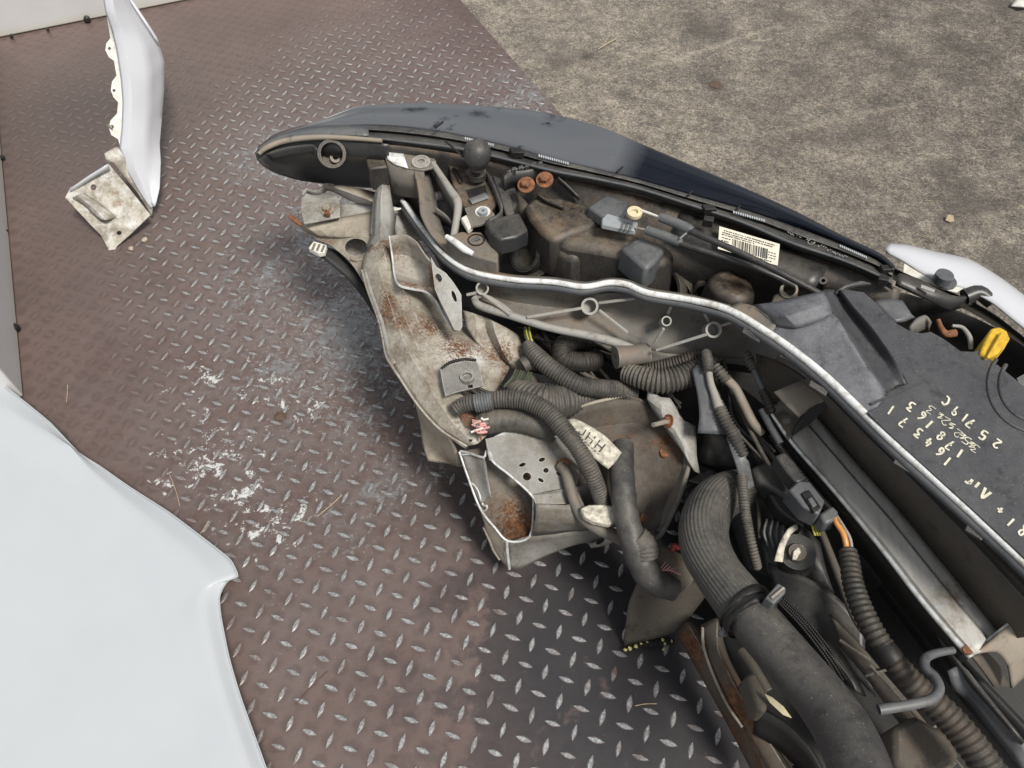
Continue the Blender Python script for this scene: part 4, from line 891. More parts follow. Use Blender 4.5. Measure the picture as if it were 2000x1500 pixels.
for k in range(5): block('comb_tooth', [(1000 + 13 * k, 327 - 3 * k), (1008 + 13 * k, 325 - 3 * k), (1008 + 13 * k, 330 - 3 * k), (1000 + 13 * k, 332 - 3 * k)], .015, 'dusty_lo', LT, .494, 1, .0005)
flat('screw_plate', [(908, 408), (950, 400), (966, 420), (958, 435), (922, 444)], 'grp', LT, .447, .004)
disc('screw_washer', 943, 413, .450, 15, .002, 'white_pl', LT, (0, -.05, 1))
sc = disc('screw', 943, 411, .457, 9.5, .007, 'blue_pl', LT, (0, -.05, 1), .35, 18)
block('clip', [(900, 425), (912, 418), (924, 440), (914, 448)], .012, 'white_pl', LT, .446, 1, .002)
block('cover_cap', [(946, 428), (985, 420), (1014, 414), (1032, 448), (1008, 462), (976, 468), (958, 452)], .032, 'black', LT, .462, 1.04, .004, (0, -.003))
block('cover_cap_base', [(944, 448), (985, 478), (1030, 468), (1030, 452), (985, 470), (950, 440)], .02, 'dark', LT, .436, 1.0, .003)
for x, y, r in ((1028, 362, 17), (1064, 352, 17)): bolt('rusty_bolt', x, y, .492, r, 'rust', LT, (-.12, -.38, .9))
block('side_bracket', [(985, 352), (1002, 344), (1012, 392), (1000, 420)], .04, 'dusty_lo', LT, .450, 1.0, .003)
sheet('clip_leaf', [[(1012, 380, .44), (1026, 392, .435), (1046, 420, .42), (1062, 458, .40)], [(1010, 410, .42), (1020, 430, .41), (1040, 456, .40), (1056, 466, .395)]], 'brown', LT, .003, 4, 2)

# ---------- cables over the headlight
CB = empty('lamp_cables', P(1400, 490, .48), None, None, None, CAR)
tube('bowden_cable', [(1322, 437, .512, 7.5), (1360, 456, .512, 7), (1420, 482, .508, 6.5), (1480, 510, .504, 6.5), (1540, 541, .498, 6.5), (1602, 574, .490, 6.5)], 'black', CB, 8, 12)
tube('bowden_cable', [(1300, 462, .488, 7.5), (1340, 479, .488, 7), (1400, 498, .486, 6.5), (1470, 522, .480, 6.5), (1520, 542, .474, 6.5), (1552, 558, .464, 6.5)], 'black', CB, 8, 12)
tube('cable_sleeve', [(1288, 424, .512, 9), (1300, 428, .512, 9.5), (1318, 435, .512, 10), (1344, 447, .512, 10), (1352, 451, .512, 8)], 'slate', CB, 4, 14)
tube('cable_sleeve', [(1263, 449, .488, 9), (1276, 454, .488, 9.5), (1300, 462, .488, 10), (1322, 471, .488, 9.5), (1332, 475, .488, 8)], 'slate', CB, 4, 14)
tube('cable_core', [(1252, 411, .508, 3), (1272, 418, .510, 2.6), (1288, 424, .512, 2.4)], 'white_pl', CB, 4, 8)
tube('cable_core', [(1242, 445, .485, 2.5), (1262, 449, .488, 2.3)], 'galv', CB, 3, 8)
disc('cable_ring', 1240, 413, .508, 15, .006, 'cream', CB, (0, -.1, 1), .45, 22)
block('cable_clip', [(1176, 426), (1186, 416), (1246, 434), (1240, 450), (1216, 446), (1176, 438)], .010, 'blue_pl', CB, .482, 1.05, .002)
for k in range(3): block('clip_ridge', [(1216 + 8 * k, 432 + 2 * k), (1220 + 8 * k, 433 + 2 * k), (1216 + 8 * k, 447 + 2 * k), (1212 + 8 * k, 446 + 2 * k)], .003, 'slate', CB, .4845, 1, .0004)
tube('spring_pin', [(1328, 466, .500, 2), (1342, 454, .510, 2)], 'steel', CB, 3, 6)
block('cable_saddle', [(1478, 516), (1494, 520), (1490, 534), (1474, 528)], .015, 'dark', CB, .478, 1, .002)
cyl('socket_cup', P(1543, 580, .43), P(1541, 566, .462), .011, .0135, 'tan', CB, 22, .75)
block('socket_base', [(1512, 575), (1530, 566), (1560, 590), (1580, 600), (1560, 612), (1500, 610)], .035, 'brown', CB, .452, 1, .003)
cyl('hollow_post', P(1602, 566, .465), P(1608, 548, .502), .0058, .0058, 'black', CB, 16, .5)
sheet('lever', [[(1630, 572, .495), (1650, 556, .50), (1680, 549, .50), (1700, 553, .495)], [(1636, 578, .49), (1656, 564, .495), (1684, 558, .495), (1700, 557, .49)]], 'dusty_lo', CB, .003, 4, 1)
# ---------- white bumper corner behind the panel, on the right
BU = empty('bumper_corner', P(1880, 560, .45), None, None, None, CAR)
sheet('skin', [
    [(1731, 494, .432), (1765, 512, .436), (1820, 545, .438), (1880, 562, .438), (1935, 590, .44), (1975, 622, .44), (2010, 650, .44), (2080, 710, .44)],
    [(1730, 488, .436), (1768, 498, .44), (1825, 520, .442), (1890, 540, .442), (1945, 570, .443), (1985, 602, .443), (2015, 628, .443), (2085, 690, .443)],
    [(1731, 482, .434), (1770, 487, .438), (1826, 503, .44), (1890, 522, .44), (1950, 558, .44), (1992, 590, .44), (2020, 612, .44), (2090, 672, .44)],
    [(1734, 477, .42), (1772, 480, .42), (1828, 493, .42), (1893, 508, .42), (1955, 545, .42), (2000, 579, .42), (2028, 602, .42), (2096, 660, .42)],
    [(1736, 478, .30), (1774, 482, .30), (1830, 495, .30), (1895, 510, .30), (1957, 547, .30), (2002, 581, .30), (2030, 604, .30), (2098, 662, .30)]],
    'white2', BU, .003, 4, 3, .5)
flat('mounting_shelf', [(1766, 515, .437), (1800, 536, .438), (1860, 558, .438), (1882, 563, .438), (1868, 572, .432), (1842, 566, .432), (1800, 548, .432), (1764, 532, .432)], 'flange', BU, None, .003)
disc('plastic_rivet_flange', 1846, 548, .446, 22, .003, 'slate', BU, (0, 0, 1), 0, 26)
disc('plastic_rivet', 1846, 536, .462, 17.5, .014, 'slate', BU, (0, 0, 1), 0, 26, .96)
sheet('black_strut', [[(1755, 535, .46), (1790, 545, .455), (1830, 565, .45), (1870, 580, .44), (1900, 575, .435)], [(1750, 556, .455), (1785, 572, .45), (1825, 592, .435), (1855, 605, .42), (1905, 590, .41)]], 'black', BU, .006, 4, 2)
tube('black_lug', [(1884, 580, .43, 16), (1912, 572, .436, 15), (1938, 592, .43, 13)], 'black', BU, 4, 14)
flat('strut_slot', [(1800, 556, .4625), (1826, 566, .461), (1824, 572, .46), (1798, 562, .461)], 'print', BU, None, .001)
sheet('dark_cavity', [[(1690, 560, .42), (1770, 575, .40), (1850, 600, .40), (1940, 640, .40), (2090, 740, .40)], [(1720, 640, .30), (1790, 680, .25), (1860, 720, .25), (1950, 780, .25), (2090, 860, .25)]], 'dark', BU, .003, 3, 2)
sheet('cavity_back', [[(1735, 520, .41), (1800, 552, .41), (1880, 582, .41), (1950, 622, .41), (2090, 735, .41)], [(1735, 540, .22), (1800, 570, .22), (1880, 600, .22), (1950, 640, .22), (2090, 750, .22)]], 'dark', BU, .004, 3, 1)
sheet('latch_plate', [[(1776, 640, .475), (1790, 622, .482), (1808, 616, .485), (1818, 630, .48)], [(1776, 654, .46), (1792, 648, .465), (1806, 642, .465), (1814, 650, .46)]], 'grp', BU, .004, 4, 2)
tube('rusty_hook', [(1832, 624, .485, 4), (1838, 640, .48, 5), (1848, 652, .475, 7), (1866, 650, .476, 8)], 'rust', BU, 4, 10)
tube('hook_washer', [(1860, 636, .482, 3), (1880, 640, .482, 4), (1894, 660, .478, 5), (1896, 682, .47, 4)], 'grp_pale', BU, 5, 10)
block('yellow_handle', [(1936, 641), (1952, 637), (1968, 646), (1974, 662), (1950, 690), (1930, 700), (1914, 690), (1922, 668)], .05, 'yellow', BU, .502, 1.02, .003)
tube('handle_ridge', [(1956, 652, .506, 3.2), (1942, 676, .506, 3.2), (1928, 700, .504, 3)], 'yellow', BU, 4, 8)
block('handle_tab', [(1960, 648), (1974, 660), (1960, 684), (1948, 680)], .04, 'yellow', BU, .496, 1, .002)
flat('grey_corner', [(1985, 740), (2020, 720), (2060, 770), (2010, 790)], 'slate', BU, .485, .003)

# ---------- torn inner wing with rusty rail
WG = empty('inner_wing', P(820, 640, .3), None, None, None, CAR)
sheet('rail_skin', [
    [(712, 500, .335), (724, 480, .352), (744, 470, .360), (756, 466, .350), (785, 462, .322), (815, 468, .305)],
    [(706, 524, .334), (734, 506, .356), (752, 500, .366), (768, 506, .346), (808, 512, .312), (850, 525, .295)],
    [(716, 562, .328), (748, 552, .352), (764, 556, .336), (786, 560, .342), (824, 576, .306), (874, 586, .292)],
    [(741, 632, .318), (772, 624, .342), (792, 622, .322), (812, 616, .330), (856, 632, .298), (906, 640, .285)],
    [(754, 690, .310), (796, 684, .332), (818, 686, .318), (842, 680, .322), (900, 676, .306), (968, 676, .286)],
    [(781, 738, .300), (826, 734, .320), (850, 736, .312), (872, 728, .316), (926, 720, .308), (996, 716, .278)],
    [(816, 790, .288), (856, 784, .307), (870, 786, .304), (886, 778, .306), (918, 770, .298), (970, 762, .27)],
    [(858, 836, .276), (884, 826, .292), (894, 826, .291), (903, 818, .291), (918, 810, .285), (938, 800, .26)],
    [(914, 870, .264), (928, 868, .276), (934, 866, .277), (940, 860, .276), (946, 855, .272), (952, 850, .26)]], 'rail', WG, .0025, 4, 4, .35, (), .8)
sheet('seam_flange', [[(706, 526, .336), (716, 563, .331), (741, 633, .321), (752, 690, .313), (762, 716, .308)], [(714, 522, .342), (724, 560, .338), (749, 630, .329), (762, 688, .322), (774, 708, .316)]], 'galv', WG, .0025, 4, 1, .4, (), .8)
tube('rail_hem', [(707, 528, .338, 2.4), (717, 564, .332, 2.4), (742, 634, .322, 2.6), (753, 690, .314, 2.6), (764, 712, .31, 3.2), (782, 740, .304, 2.6), (817, 792, .292, 2.6), (859, 838, .28, 2.6), (912, 872, .268, 2.4)], 'rail', WG, 6, 8)
sheet('rail_return', [[(708, 528, .336), (742, 636, .32), (754, 692, .312), (817, 794, .29), (860, 840, .278), (905, 872, .266)], [(716, 530, .26), (750, 640, .25), (764, 700, .24), (828, 800, .22), (872, 850, .21), (915, 880, .2)]], 'shelf', WG, .002, 5, 1)
flat('end_hole', ell(920, 858, 3.5, 5, .2805, 12, .4), 'dark', WG, None, .001)
sheet('torn_tongue', [[(740, 357, .405), (748, 353, .408), (760, 358, .404)], [(732, 392, .385), (744, 394, .398), (766, 402, .382)], [(729, 432, .365), (744, 440, .378), (773, 424, .362)], [(727, 458, .350), (742, 466, .366), (768, 462, .345)], [(716, 482, .338), (732, 484, .358), (762, 478, .340)]], 'galv', WG, .003, 2, 2, .3, (), 1.0)
sheet('torn_tongue_lip', [[(740, 357, .406), (733, 392, .387), (730, 430, .367), (727, 458, .352)], [(737, 360, .39), (729, 394, .37), (726, 430, .35), (723, 456, .335)]], 'galv', WG, .002, 3, 1, .5, (), .8)
sheet('raised_bracket', [
    [(760, 461, .398), (778, 459, .402), (796, 460, .404), (814, 473, .402), (829, 496, .400), (848, 518, .400)],
    [(763, 498, .362), (786, 498, .352), (808, 502, .350), (826, 514, .352), (842, 530, .366), (853, 540, .384)],
    [(769, 538, .350), (794, 542, .338), (818, 548, .336), (838, 558, .340), (852, 576, .350), (864, 594, .368)],
    [(781, 557, .366), (806, 563, .358), (830, 569, .356), (850, 585, .356), (870, 622, .352), (885, 644, .350)]], 'bracket', WG, .0028, 3, 3, .35, (), .75)
tube('bracket_edge', [(760, 460, .40, 2), (766, 500, .37, 2), (771, 540, .36, 2.2), (781, 558, .369, 2.4), (806, 565, .361, 2.4), (830, 570, .358, 2.4), (850, 586, .358, 2.4), (871, 624, .354, 2.4), (887, 647, .352, 2.4)], 'cut', WG, 5, 6)
flat('bracket_flange', [(842, 503, .408), (853, 522, .406), (871, 534, .402), (886, 552, .395), (901, 576, .388), (902, 606, .376), (903, 638, .366), (898, 646, .362), (888, 645, .360), (872, 612, .372), (860, 588, .382), (850, 566, .39), (846, 536, .402)], 'galv', WG, None, .003, [ell(857, 543, 6, 9, .398, 12, -.5), ell(887, 579, 4, 12, .385, 12, -.35)])
sheet('bracket_foot', [[(884, 645, .352), (892, 648, .358), (902, 642, .362)], [(872, 612, .362), (884, 616, .37), (896, 620, .372)]], 'shelf', WG, .003, 3, 3)
flat('captive_nut_plate', [(860, 724, .335), (878, 713, .337), (905, 706, .336), (932, 708, .332), (938, 724, .329), (944, 754, .324), (922, 760, .324), (895, 766, .325), (870, 774, .327), (864, 748, .331)], 'grey_st', WG, None, .004, [ell(912, 736, 10, 13, .33, 16, .6), [(912, 753, .326), (923, 751, .326), (924, 758, .325), (914, 760, .325)]])
tube('sealant_bead', [(862, 720, .338, 3), (880, 708, .339, 3.5), (906, 702, .338, 3), (930, 704, .334, 3)], 'dark', WG, 6, 8, (.004, .2))
p = P(912, 736, .335); cyl('nut_collar', p - Vector((0, 0, .006)), p + Vector((0, 0, .002)), .012, .0115, 'grey_st', WG, 20, .72)
sheet('crumpled_panel', [
    [(905, 606, .335), (926, 612, .340), (948, 620, .330), (962, 626, .336), (988, 640, .330), (1012, 656, .31)],
    [(912, 640, .315), (932, 644, .318), (950, 648, .305), (968, 650, .325), (1000, 668, .318), (1026, 688, .30)],
    [(930, 668, .300), (946, 664, .298), (962, 672, .292), (982, 684, .312), (1004, 698, .306), (1030, 712, .288)],
    [(965, 700, .29), (972, 694, .286), (982, 700, .282), (996, 708, .296), (1008, 714, .292), (1022, 728, .275)],
    [(990, 722, .28), (994, 718, .277), (1000, 718, .274), (1006, 720, .280), (1010, 726, .275), (1016, 740, .262)]], 'rail', WG, .003, 3, 3, .3, (), .9)
sheet('front_shelf', [
    [(566, 424, .330), (590, 438, .325), (660, 426, .325), (728, 414, .325), (760, 410, .32)],
    [(582, 438, .312), (610, 450, .315), (665, 446, .32), (728, 440, .325), (765, 440, .32)],
    [(602, 455, .290), (628, 462, .300), (668, 464, .312), (715, 462, .322), (760, 462, .322)]], 'shelf', WG, .003, 3, 3, .35, (), .9)
flat('shelf_hole_plate', [(602, 455, .292), (630, 461, .300), (668, 463, .311), (715, 461, .321), (735, 462, .322), (744, 476, .318), (738, 490, .310), (728, 500, .305), (712, 520, .30), (704, 540, .29), (694, 524, .285), (682, 508, .285), (666, 494, .286), (646, 478, .288), (620, 468, .288)], 'shelf', WG, None, .003, [ell(696, 483, 23, 17, .307, 22)])
sheet('hole_lip', [[(683, 503, .30), (698, 508, .298), (714, 500, .30), (720, 486, .305)], [(690, 512, .285), (702, 514, .284), (716, 506, .288), (724, 490, .295)]], 'shelf', WG, .003, 4, 2)
sheet('hole_backing', [[(664, 468, .275), (700, 462, .275), (735, 470, .275)], [(672, 500, .25), (705, 510, .25), (738, 500, .25)]], 'galv', WG, .003, 3, 3)
tube('torn_edge', [(565, 422, .332, 4), (578, 432, .328, 5), (590, 440, .324, 3)], 'rust', WG, 4, 8)
flat('bolted_bracket', [(590, 382), (598, 370), (612, 376), (640, 378), (658, 382), (664, 400), (664, 424), (594, 438), (588, 410)], 'galv', WG, .340, .004, bevel=.001)
sheet('wave_flange', [[(590, 380, .352), (598, 369, .356), (610, 373, .356), (624, 372, .358), (634, 359, .368), (648, 360, .368), (690, 378, .365), (734, 394, .36)], [(594, 384, .335), (602, 377, .335), (614, 381, .335), (628, 381, .335), (638, 371, .34), (652, 374, .34), (690, 394, .335), (732, 402, .33)]], 'galv', WG, .003, 4, 2, .35, (), .7)
sheet('wave_top', [[(640, 361, .369), (690, 366, .362), (733, 376, .36), (748, 380, .36)], [(690, 380, .364), (712, 388, .362), (733, 396, .36), (748, 398, .355)]], 'shelf', WG, .0025, 4, 2)
sheet('lower_fold', [[(664, 398, .33), (700, 398, .33), (736, 402, .33)], [(662, 416, .325), (700, 412, .325), (736, 410, .325)], [(656, 432, .322), (700, 424, .322), (738, 416, .322)]], 'galv', WG, .003, 3, 3)
bolt('flange_bolt', 640, 410, .344, 14, 'bolt', WG, (-.1, -.25, 1)); disc('bolt_stud', 637, 413, .358, 5, .012, 'rust', WG, (-.1, -.25, 1), .4, 14)
sheet('liner_strap', [[(604, 486, .285), (640, 512, .27), (678, 544, .25), (706, 578, .235), (736, 624, .225)], [(624, 478, .285), (660, 492, .272), (692, 524, .255), (716, 564, .24), (741, 612, .23)]], 'dark', WG, .003, 5, 3)
block('white_clip', [(602, 484), (612, 470), (638, 478), (634, 492), (622, 494)], .012, 'white_pl', WG, .296, 1, .002)
for k in range(3): block('clip_gap', [(613 + 9 * k, 474 + 2 * k), (617 + 9 * k, 475 + 2 * k), (612 + 9 * k, 487 + 2 * k), (608 + 9 * k, 486 + 2 * k)], .002, 'grp', WG, .2985, 1, .0003)
sheet('white_shard', [[(766, 408, .36), (770, 404, .362), (776, 407, .36)], [(768, 414, .355), (776, 411, .36), (792, 406, .362)]], 'white_pl', WG, .002, 2, 2)
sheet('post_panel', [[(766, 400, .34), (790, 404, .335), (812, 410, .33)], [(770, 440, .335), (795, 440, .33), (822, 446, .325)], [(775, 462, .33), (805, 466, .32), (840, 474, .315)]], 'galv', WG, .003, 3, 3)
sheet('lower_flap', [[(812, 788, .25), (828, 806, .255), (850, 830, .26), (880, 858, .26)], [(822, 830, .21), (838, 846, .21), (862, 862, .22), (892, 880, .23)], [(826, 868, .17), (846, 880, .17), (872, 892, .18), (900, 906, .2)], [(836, 900, .15), (856, 903, .15), (878, 905, .155), (898, 912, .16)]], 'shelf', WG, .0025, 4, 4)

# ---------- cut chassis rail
CR = empty('chassis_rail', P(1020, 960, .2), None, None, None, CAR)
ax_ = Vector((.12, .023, .0))
loop = pts3([(897, 882, .235), (905, 893, .232), (925, 962, .195), (942, 1000, .175), (966, 1030, .15), (993, 1057, .135), (1035, 1047, .15), (1042, 985, .225), (1037, 966, .245), (998, 930, .26), (960, 898, .272), (950, 862, .275)])
lp = loop
bm = bmesh.new()
def skin(idx, n=6):
    A = [bm.verts.new(lp[k]) for k in idx]; B = [bm.verts.new(lp[k] + ax_) for k in idx]
    for k in range(len(idx) - 1): bm.faces.new((A[k], A[k + 1], B[k + 1], B[k]))
skin([0, 1, 2, 3, 4, 5]); emit('inner_skin', bm, 'rust_in', CR, .5, (('solid', .003),))
bm = bmesh.new(); skin([5, 6]); emit('bottom_skin', bm, 'rust_in', CR, .5, (('solid', .003),))
bm = bmesh.new(); skin([6, 7, 8]); emit('side_skin', bm, 'grey_st', CR, .9, (('solid', .003),))
bm = bmesh.new(); vs = [bm.verts.new(p + ax_ * .9) for p in loop]; bm.faces.new(vs); emit('inner_bulkhead', bm, 'rust_in', CR, 0, (('solid', .003),))
# top plate with punched holes
def zt(x, y): return .272 - .00030 * (y - 898) - .00010 * (x - 960)
tp = [(948, 858), (990, 848), (1032, 836), (1076, 838), (1108, 864), (1128, 900), (1130, 930), (1122, 962), (1112, 984), (1046, 984), (1039, 966), (1018, 948), (998, 930), (976, 912), (958, 897), (953, 880)]
Z = lambda q: [(x, y, zt(x, y)) for x, y, *_ in q]
flat('top_plate', Z(tp), 'grey_st', CR, None, .003, [Z(ell(1020, 908, 7, 3.5, 0, 12, -.35)), Z(ell(1058, 898, 6.5, 4, 0, 12, -.35)), Z(ell(1066, 919, 5.5, 5, 0)), Z(ell(1029, 931, 8, 8, 0, 18)), Z(ell(1056, 938, 6.5, 3.5, 0, 12, .55)), Z(ell(1091, 926, 6, 3.5, 0, 12, .6))])
sheet('top_plate_shoulder', [[(1046, 984, .246), (1080, 985, .245), (1112, 985, .245), (1128, 960, .25)], [(1046, 1010, .225), (1085, 1015, .22), (1125, 1018, .22), (1150, 1005, .225)], [(1038, 1046, .155), (1080, 1042, .158), (1130, 1036, .16), (1180, 1030, .165)]], 'grey_st', CR, .003, 4, 3)
cutp = [(897, 882, .236), (925, 962, .196), (942, 1000, .176), (966, 1030, .152), (993, 1057, .137), (1035, 1047, .152), (1042, 985, .226), (1037, 966, .246), (998, 930, .261), (960, 898, .273), (951, 862, .276)]
tube('cut_edge', [(*p, 2.6) for p in cutp], 'cut', CR, 4, 8)
tube('cut_edge', [(951, 862, .277, 3), (960, 897, .274, 5)], 'cut', CR, 3, 8)
tube('cut_edge', [(899, 881, .238, 2.5), (915, 884, .244, 2.5), (944, 893, .262, 2.5), (950, 880, .268, 2.5)], 'cut', CR, 4, 8)
tube('cut_edge', [(902, 888, .236, 2.0), (922, 888, .244, 2.0), (946, 896, .258, 2.0)], 'cut', CR, 4, 8)
tube('cut_edge', [(917, 940, .206, 2.2), (932, 955, .205, 2.2), (943, 985, .19, 2.2), (951, 988, .195, 2.2), (949, 996, .185, 2.2), (941, 998, .176, 2.2)], 'cut', CR, 5, 8)
sheet('inner_liner', [[(903, 890, .234), (924, 892, .24), (948, 897, .255)], [(918, 940, .207), (936, 930, .215), (952, 930, .23)], [(940, 985, .19), (950, 975, .20), (960, 972, .21)]], 'grey_st', CR, .002, 4, 4)
# outer double skin, lower edge
sheet('outer_skin', [[(940, 1000, .172), (960, 1026, .148), (984, 1052, .135), (990, 1060, .132)], [(950, 1032, .13), (964, 1050, .118), (980, 1072, .105), (988, 1086, .10)], [(962, 1066, .085), (974, 1086, .075), (986, 1102, .07), (996, 1111, .066)]], 'shelf', CR, .003, 4, 3)
tube('cut_edge', [(990, 1059, .136, 3), (991, 1080, .11, 3.2), (995, 1111, .068, 3)], 'cut', CR, 4, 8)
sheet('lower_web', [[(993, 1058, .134), (1036, 1048, .15), (1100, 1040, .16), (1160, 1035, .165), (1215, 1030, .17)], [(994, 1084, .10), (1040, 1075, .105), (1095, 1062, .12), (1150, 1052, .13), (1205, 1042, .14)], [(997, 1111, .066), (1016, 1110, .068), (1074, 1082, .085), (1120, 1064, .105), (1165, 1056, .115)]], 'grey_st', CR, .003, 5, 3)
tube('seam_lump', [(946, 1030, .125, 4), (958, 1055, .10, 5), (966, 1072, .08, 6), (978, 1092, .07, 5)], 'shelf', CR, 5, 8)
sheet('slotted_tab', [[(1150, 1062, .12), (1175, 1054, .13), (1200, 1046, .14)], [(1154, 1070, .115), (1178, 1066, .12), (1204, 1056, .13)]], 'galv', CR, .003, 3, 2)
flat('tab_slot', ell(1172, 1058, 9, 4, .133, 12, -.5), 'dark', CR, None, .001)
sheet('rear_top', [[(955, 858, .276), (990, 840, .285), (1030, 828, .29), (1075, 832, .285)], [(950, 866, .272), (992, 850, .277), (1034, 836, .28), (1078, 840, .276)]], 'cut', CR, .003, 4, 2)

# ---------- dirty wheel-arch pocket, stud bracket and label
PK = empty('arch_pocket', P(1240, 900, .22), None, None, None, CAR)
sheet('pocket_floor', [
    [(1100, 806, .285), (1160, 786, .29), (1226, 772, .29), (1280, 792, .28), (1325, 822, .27)],
    [(1118, 846, .255), (1180, 832, .25), (1240, 826, .25), (1290, 840, .25), (1340, 868, .25)],
    [(1170, 920, .225), (1215, 905, .22), (1262, 900, .22), (1300, 905, .225), (1340, 910, .24)],
    [(1198, 985, .195), (1232, 980, .19), (1268, 975, .19), (1300, 972, .20), (1326, 966, .215)],
    [(1215, 1040, .17), (1240, 1042, .165), (1262, 1042, .165), (1280, 1035, .175), (1298, 1026, .185)]], 'pocket', PK, .003, 3, 3, .35, (), .8)
sheet('pocket_upper_wall', [[(1100, 806, .288), (1160, 786, .293), (1226, 772, .293), (1262, 784, .288)], [(1122, 832, .250), (1172, 814, .248), (1228, 802, .246), (1258, 812, .246)]], 'brown', PK, .003, 3, 2, .4, (), .8)
tube('pocket_rim', [(1100, 805, .288, 3.5), (1160, 786, .293, 3.5), (1226, 771, .293, 3.5)], 'shelf', PK, 6, 8)
tube('pocket_rim', [(1338, 835, .27, 3), (1350, 868, .262, 4), (1346, 905, .25, 5), (1330, 960, .225, 6), (1308, 1010, .20, 6), (1286, 1050, .18, 5), (1262, 1056, .172, 4), (1238, 1050, .17, 3)], 'grp', PK, 6, 8)
sheet('pocket_wall', [[(1330, 842, .268), (1342, 880, .258), (1338, 925, .24), (1320, 980, .215), (1292, 1040, .18)], [(1322, 850, .245), (1330, 885, .235), (1322, 925, .22), (1302, 975, .20), (1276, 1034, .17)]], 'grp', PK, .003, 5, 3)
for x, y, rx, ry in ((1299, 880, 10, 14), (1256, 1012, 6, 9)): flat('rubber_plug', ell(x, y, rx, ry, .234 if y < 900 else .186, 16, .2), 'rust', PK, None, .004)
sheet('stud_bracket', [
    [(1266, 757, .315), (1278, 768, .312), (1290, 776, .31), (1308, 778, .308), (1322, 800, .30), (1330, 818, .295)],
    [(1264, 778, .302), (1276, 788, .303), (1292, 800, .303), (1310, 808, .30), (1326, 826, .293), (1346, 826, .288)],
    [(1276, 800, .288), (1286, 812, .29), (1298, 826, .292), (1318, 838, .290), (1338, 842, .286), (1358, 834, .28)],
    [(1290, 818, .275), (1300, 835, .278), (1316, 850, .28), (1332, 864, .278), (1344, 880, .272), (1360, 890, .265)],
    [(1306, 845, .262), (1322, 866, .265), (1336, 884, .266), (1346, 905, .26), (1356, 920, .25), (1366, 925, .24)]], 'galv', PK, .003, 3, 3, .35, (), .85)
bolt('flange_nut', 1306, 823, .300, 14, 'rust', PK, (-.75, -.15, .45))
cyl('stud', P(1303, 823, .304), P(1276, 830, .318), .0042, .0038, 'bolt', PK, 14)
LB = [P(1105, 823, .318), P(1122, 818, .322), P(1180, 850, .318), P(1214, 884, .308), P(1200, 903, .300), P(1187, 915, .295), P(1158, 893, .30), P(1122, 852, .312)]
sheet('part_label', [[(1104, 822, .318), (1122, 818, .322), (1152, 832, .322), (1182, 852, .318), (1214, 884, .308)], [(1116, 838, .318), (1136, 842, .320), (1158, 858, .318), (1182, 878, .312), (1202, 902, .302)], [(1124, 854, .312), (1142, 872, .308), (1158, 892, .302), (1174, 906, .297), (1188, 916, .294)]], 'dirty_label', PK, .0015, 4, 4)
bm = bmesh.new()
def ls(u, v):                                        # u along the label, v across it
    a = P(1130, 826, .3225).lerp(P(1206, 884, .3115), u); b = P(1120, 846, .3175).lerp(P(1184, 908, .300), u); return a.lerp(b, v) + Vector((0, 0, .004))
for st in ([(.22, .16), (.22, .66), (.16, .78), (.10, .66)], [(.32, .12), (.32, .78)], [(.32, .46), (.46, .46)], [(.46, .12), (.46, .78)], [(.58, .12), (.58, .78)], [(.58, .46), (.72, .46)], [(.72, .12), (.72, .78)]):
    ribbon(bm, [ls(*q) for q in st], .0021)
for k in range(7): ribbon(bm, [ls(.16 + .09 * k, .90), ls(.22 + .09 * k, .90)], .0009)
emit('label_print', bm, 'ink', PK, 0)
flat('torn_label_scrap', [(1082, 853, .30), (1092, 845, .302), (1112, 868, .298), (1100, 866, .296)], 'white_pl', PK, None, .001)

# ---------- wiring loom and pipes
WL = empty('wiring_loom', P(1100, 780, .3), None, None, None, CAR)
cr_ = (.0048, .075)
tube('corrugated_conduit', [(890, 801, .318, 15), (906, 790, .325, 15), (935, 785, .332, 16), (985, 779, .338, 17), (1030, 784, .342, 18), (1072, 806, .342, 18), (1102, 840, .338, 18), (1126, 872, .33, 17), (1148, 908, .31, 17), (1164, 944, .285, 16), (1178, 985, .25, 15)], 'conduit', WL, 8, 16, cr_)
tube('conduit_band', [(928, 788, .331, 18), (945, 785, .334, 18.5), (962, 782, .336, 18)], 'slate', WL, 4, 16, (.004, .06))
tube('cut_cable_sheath', [(936, 832, .295, 20), (950, 826, .298, 24), (968, 821, .30, 25), (1000, 820, .30, 24), (1035, 826, .30, 23), (1064, 838, .295, 20), (1085, 852, .285, 15)], 'conduit', WL, 8, 18, (.012, .02, 2))
rb = random.Random(9)
for k in range(34):
    a, q = rb.random() * 6.28, rb.random() ** .5 * 16; x, y = 944 + q * math.cos(a) * .7, 830 + q * math.sin(a)
    zz = .312 + rb.uniform(-.008, .010)
    tube('cut_wire', [(x + 4, y - 1, zz, 2.3), (x - 5, y + 1, zz + .001, 2.3), (x - 10 + rb.uniform(-5, 4), y + 2 + rb.uniform(-5, 5), zz + rb.uniform(-.003, .003), 2.2)], rb.choice(('pink', 'pink', 'tan', 'white_pl', 'slate', 'yellow_wire')), WL, 2, 5)
tube('thick_conduit', [(1006, 762, .285, 22), (1030, 776, .295, 32), (1062, 788, .298, 38), (1095, 786, .295, 34), (1125, 780, .285, 26), (1165, 772, .27, 20)], 'conduit', WL, 10, 20, (.0075, .05, 1))
tube('corrugated_conduit', [(1030, 672, .325, 12), (1042, 690, .326, 17), (1066, 712, .325, 18), (1094, 732, .322, 18), (1130, 752, .318, 18), (1165, 758, .31, 18), (1205, 762, .295, 18), (1240, 770, .28, 16)], 'conduit', WL, 8, 16, (.0052, .07))
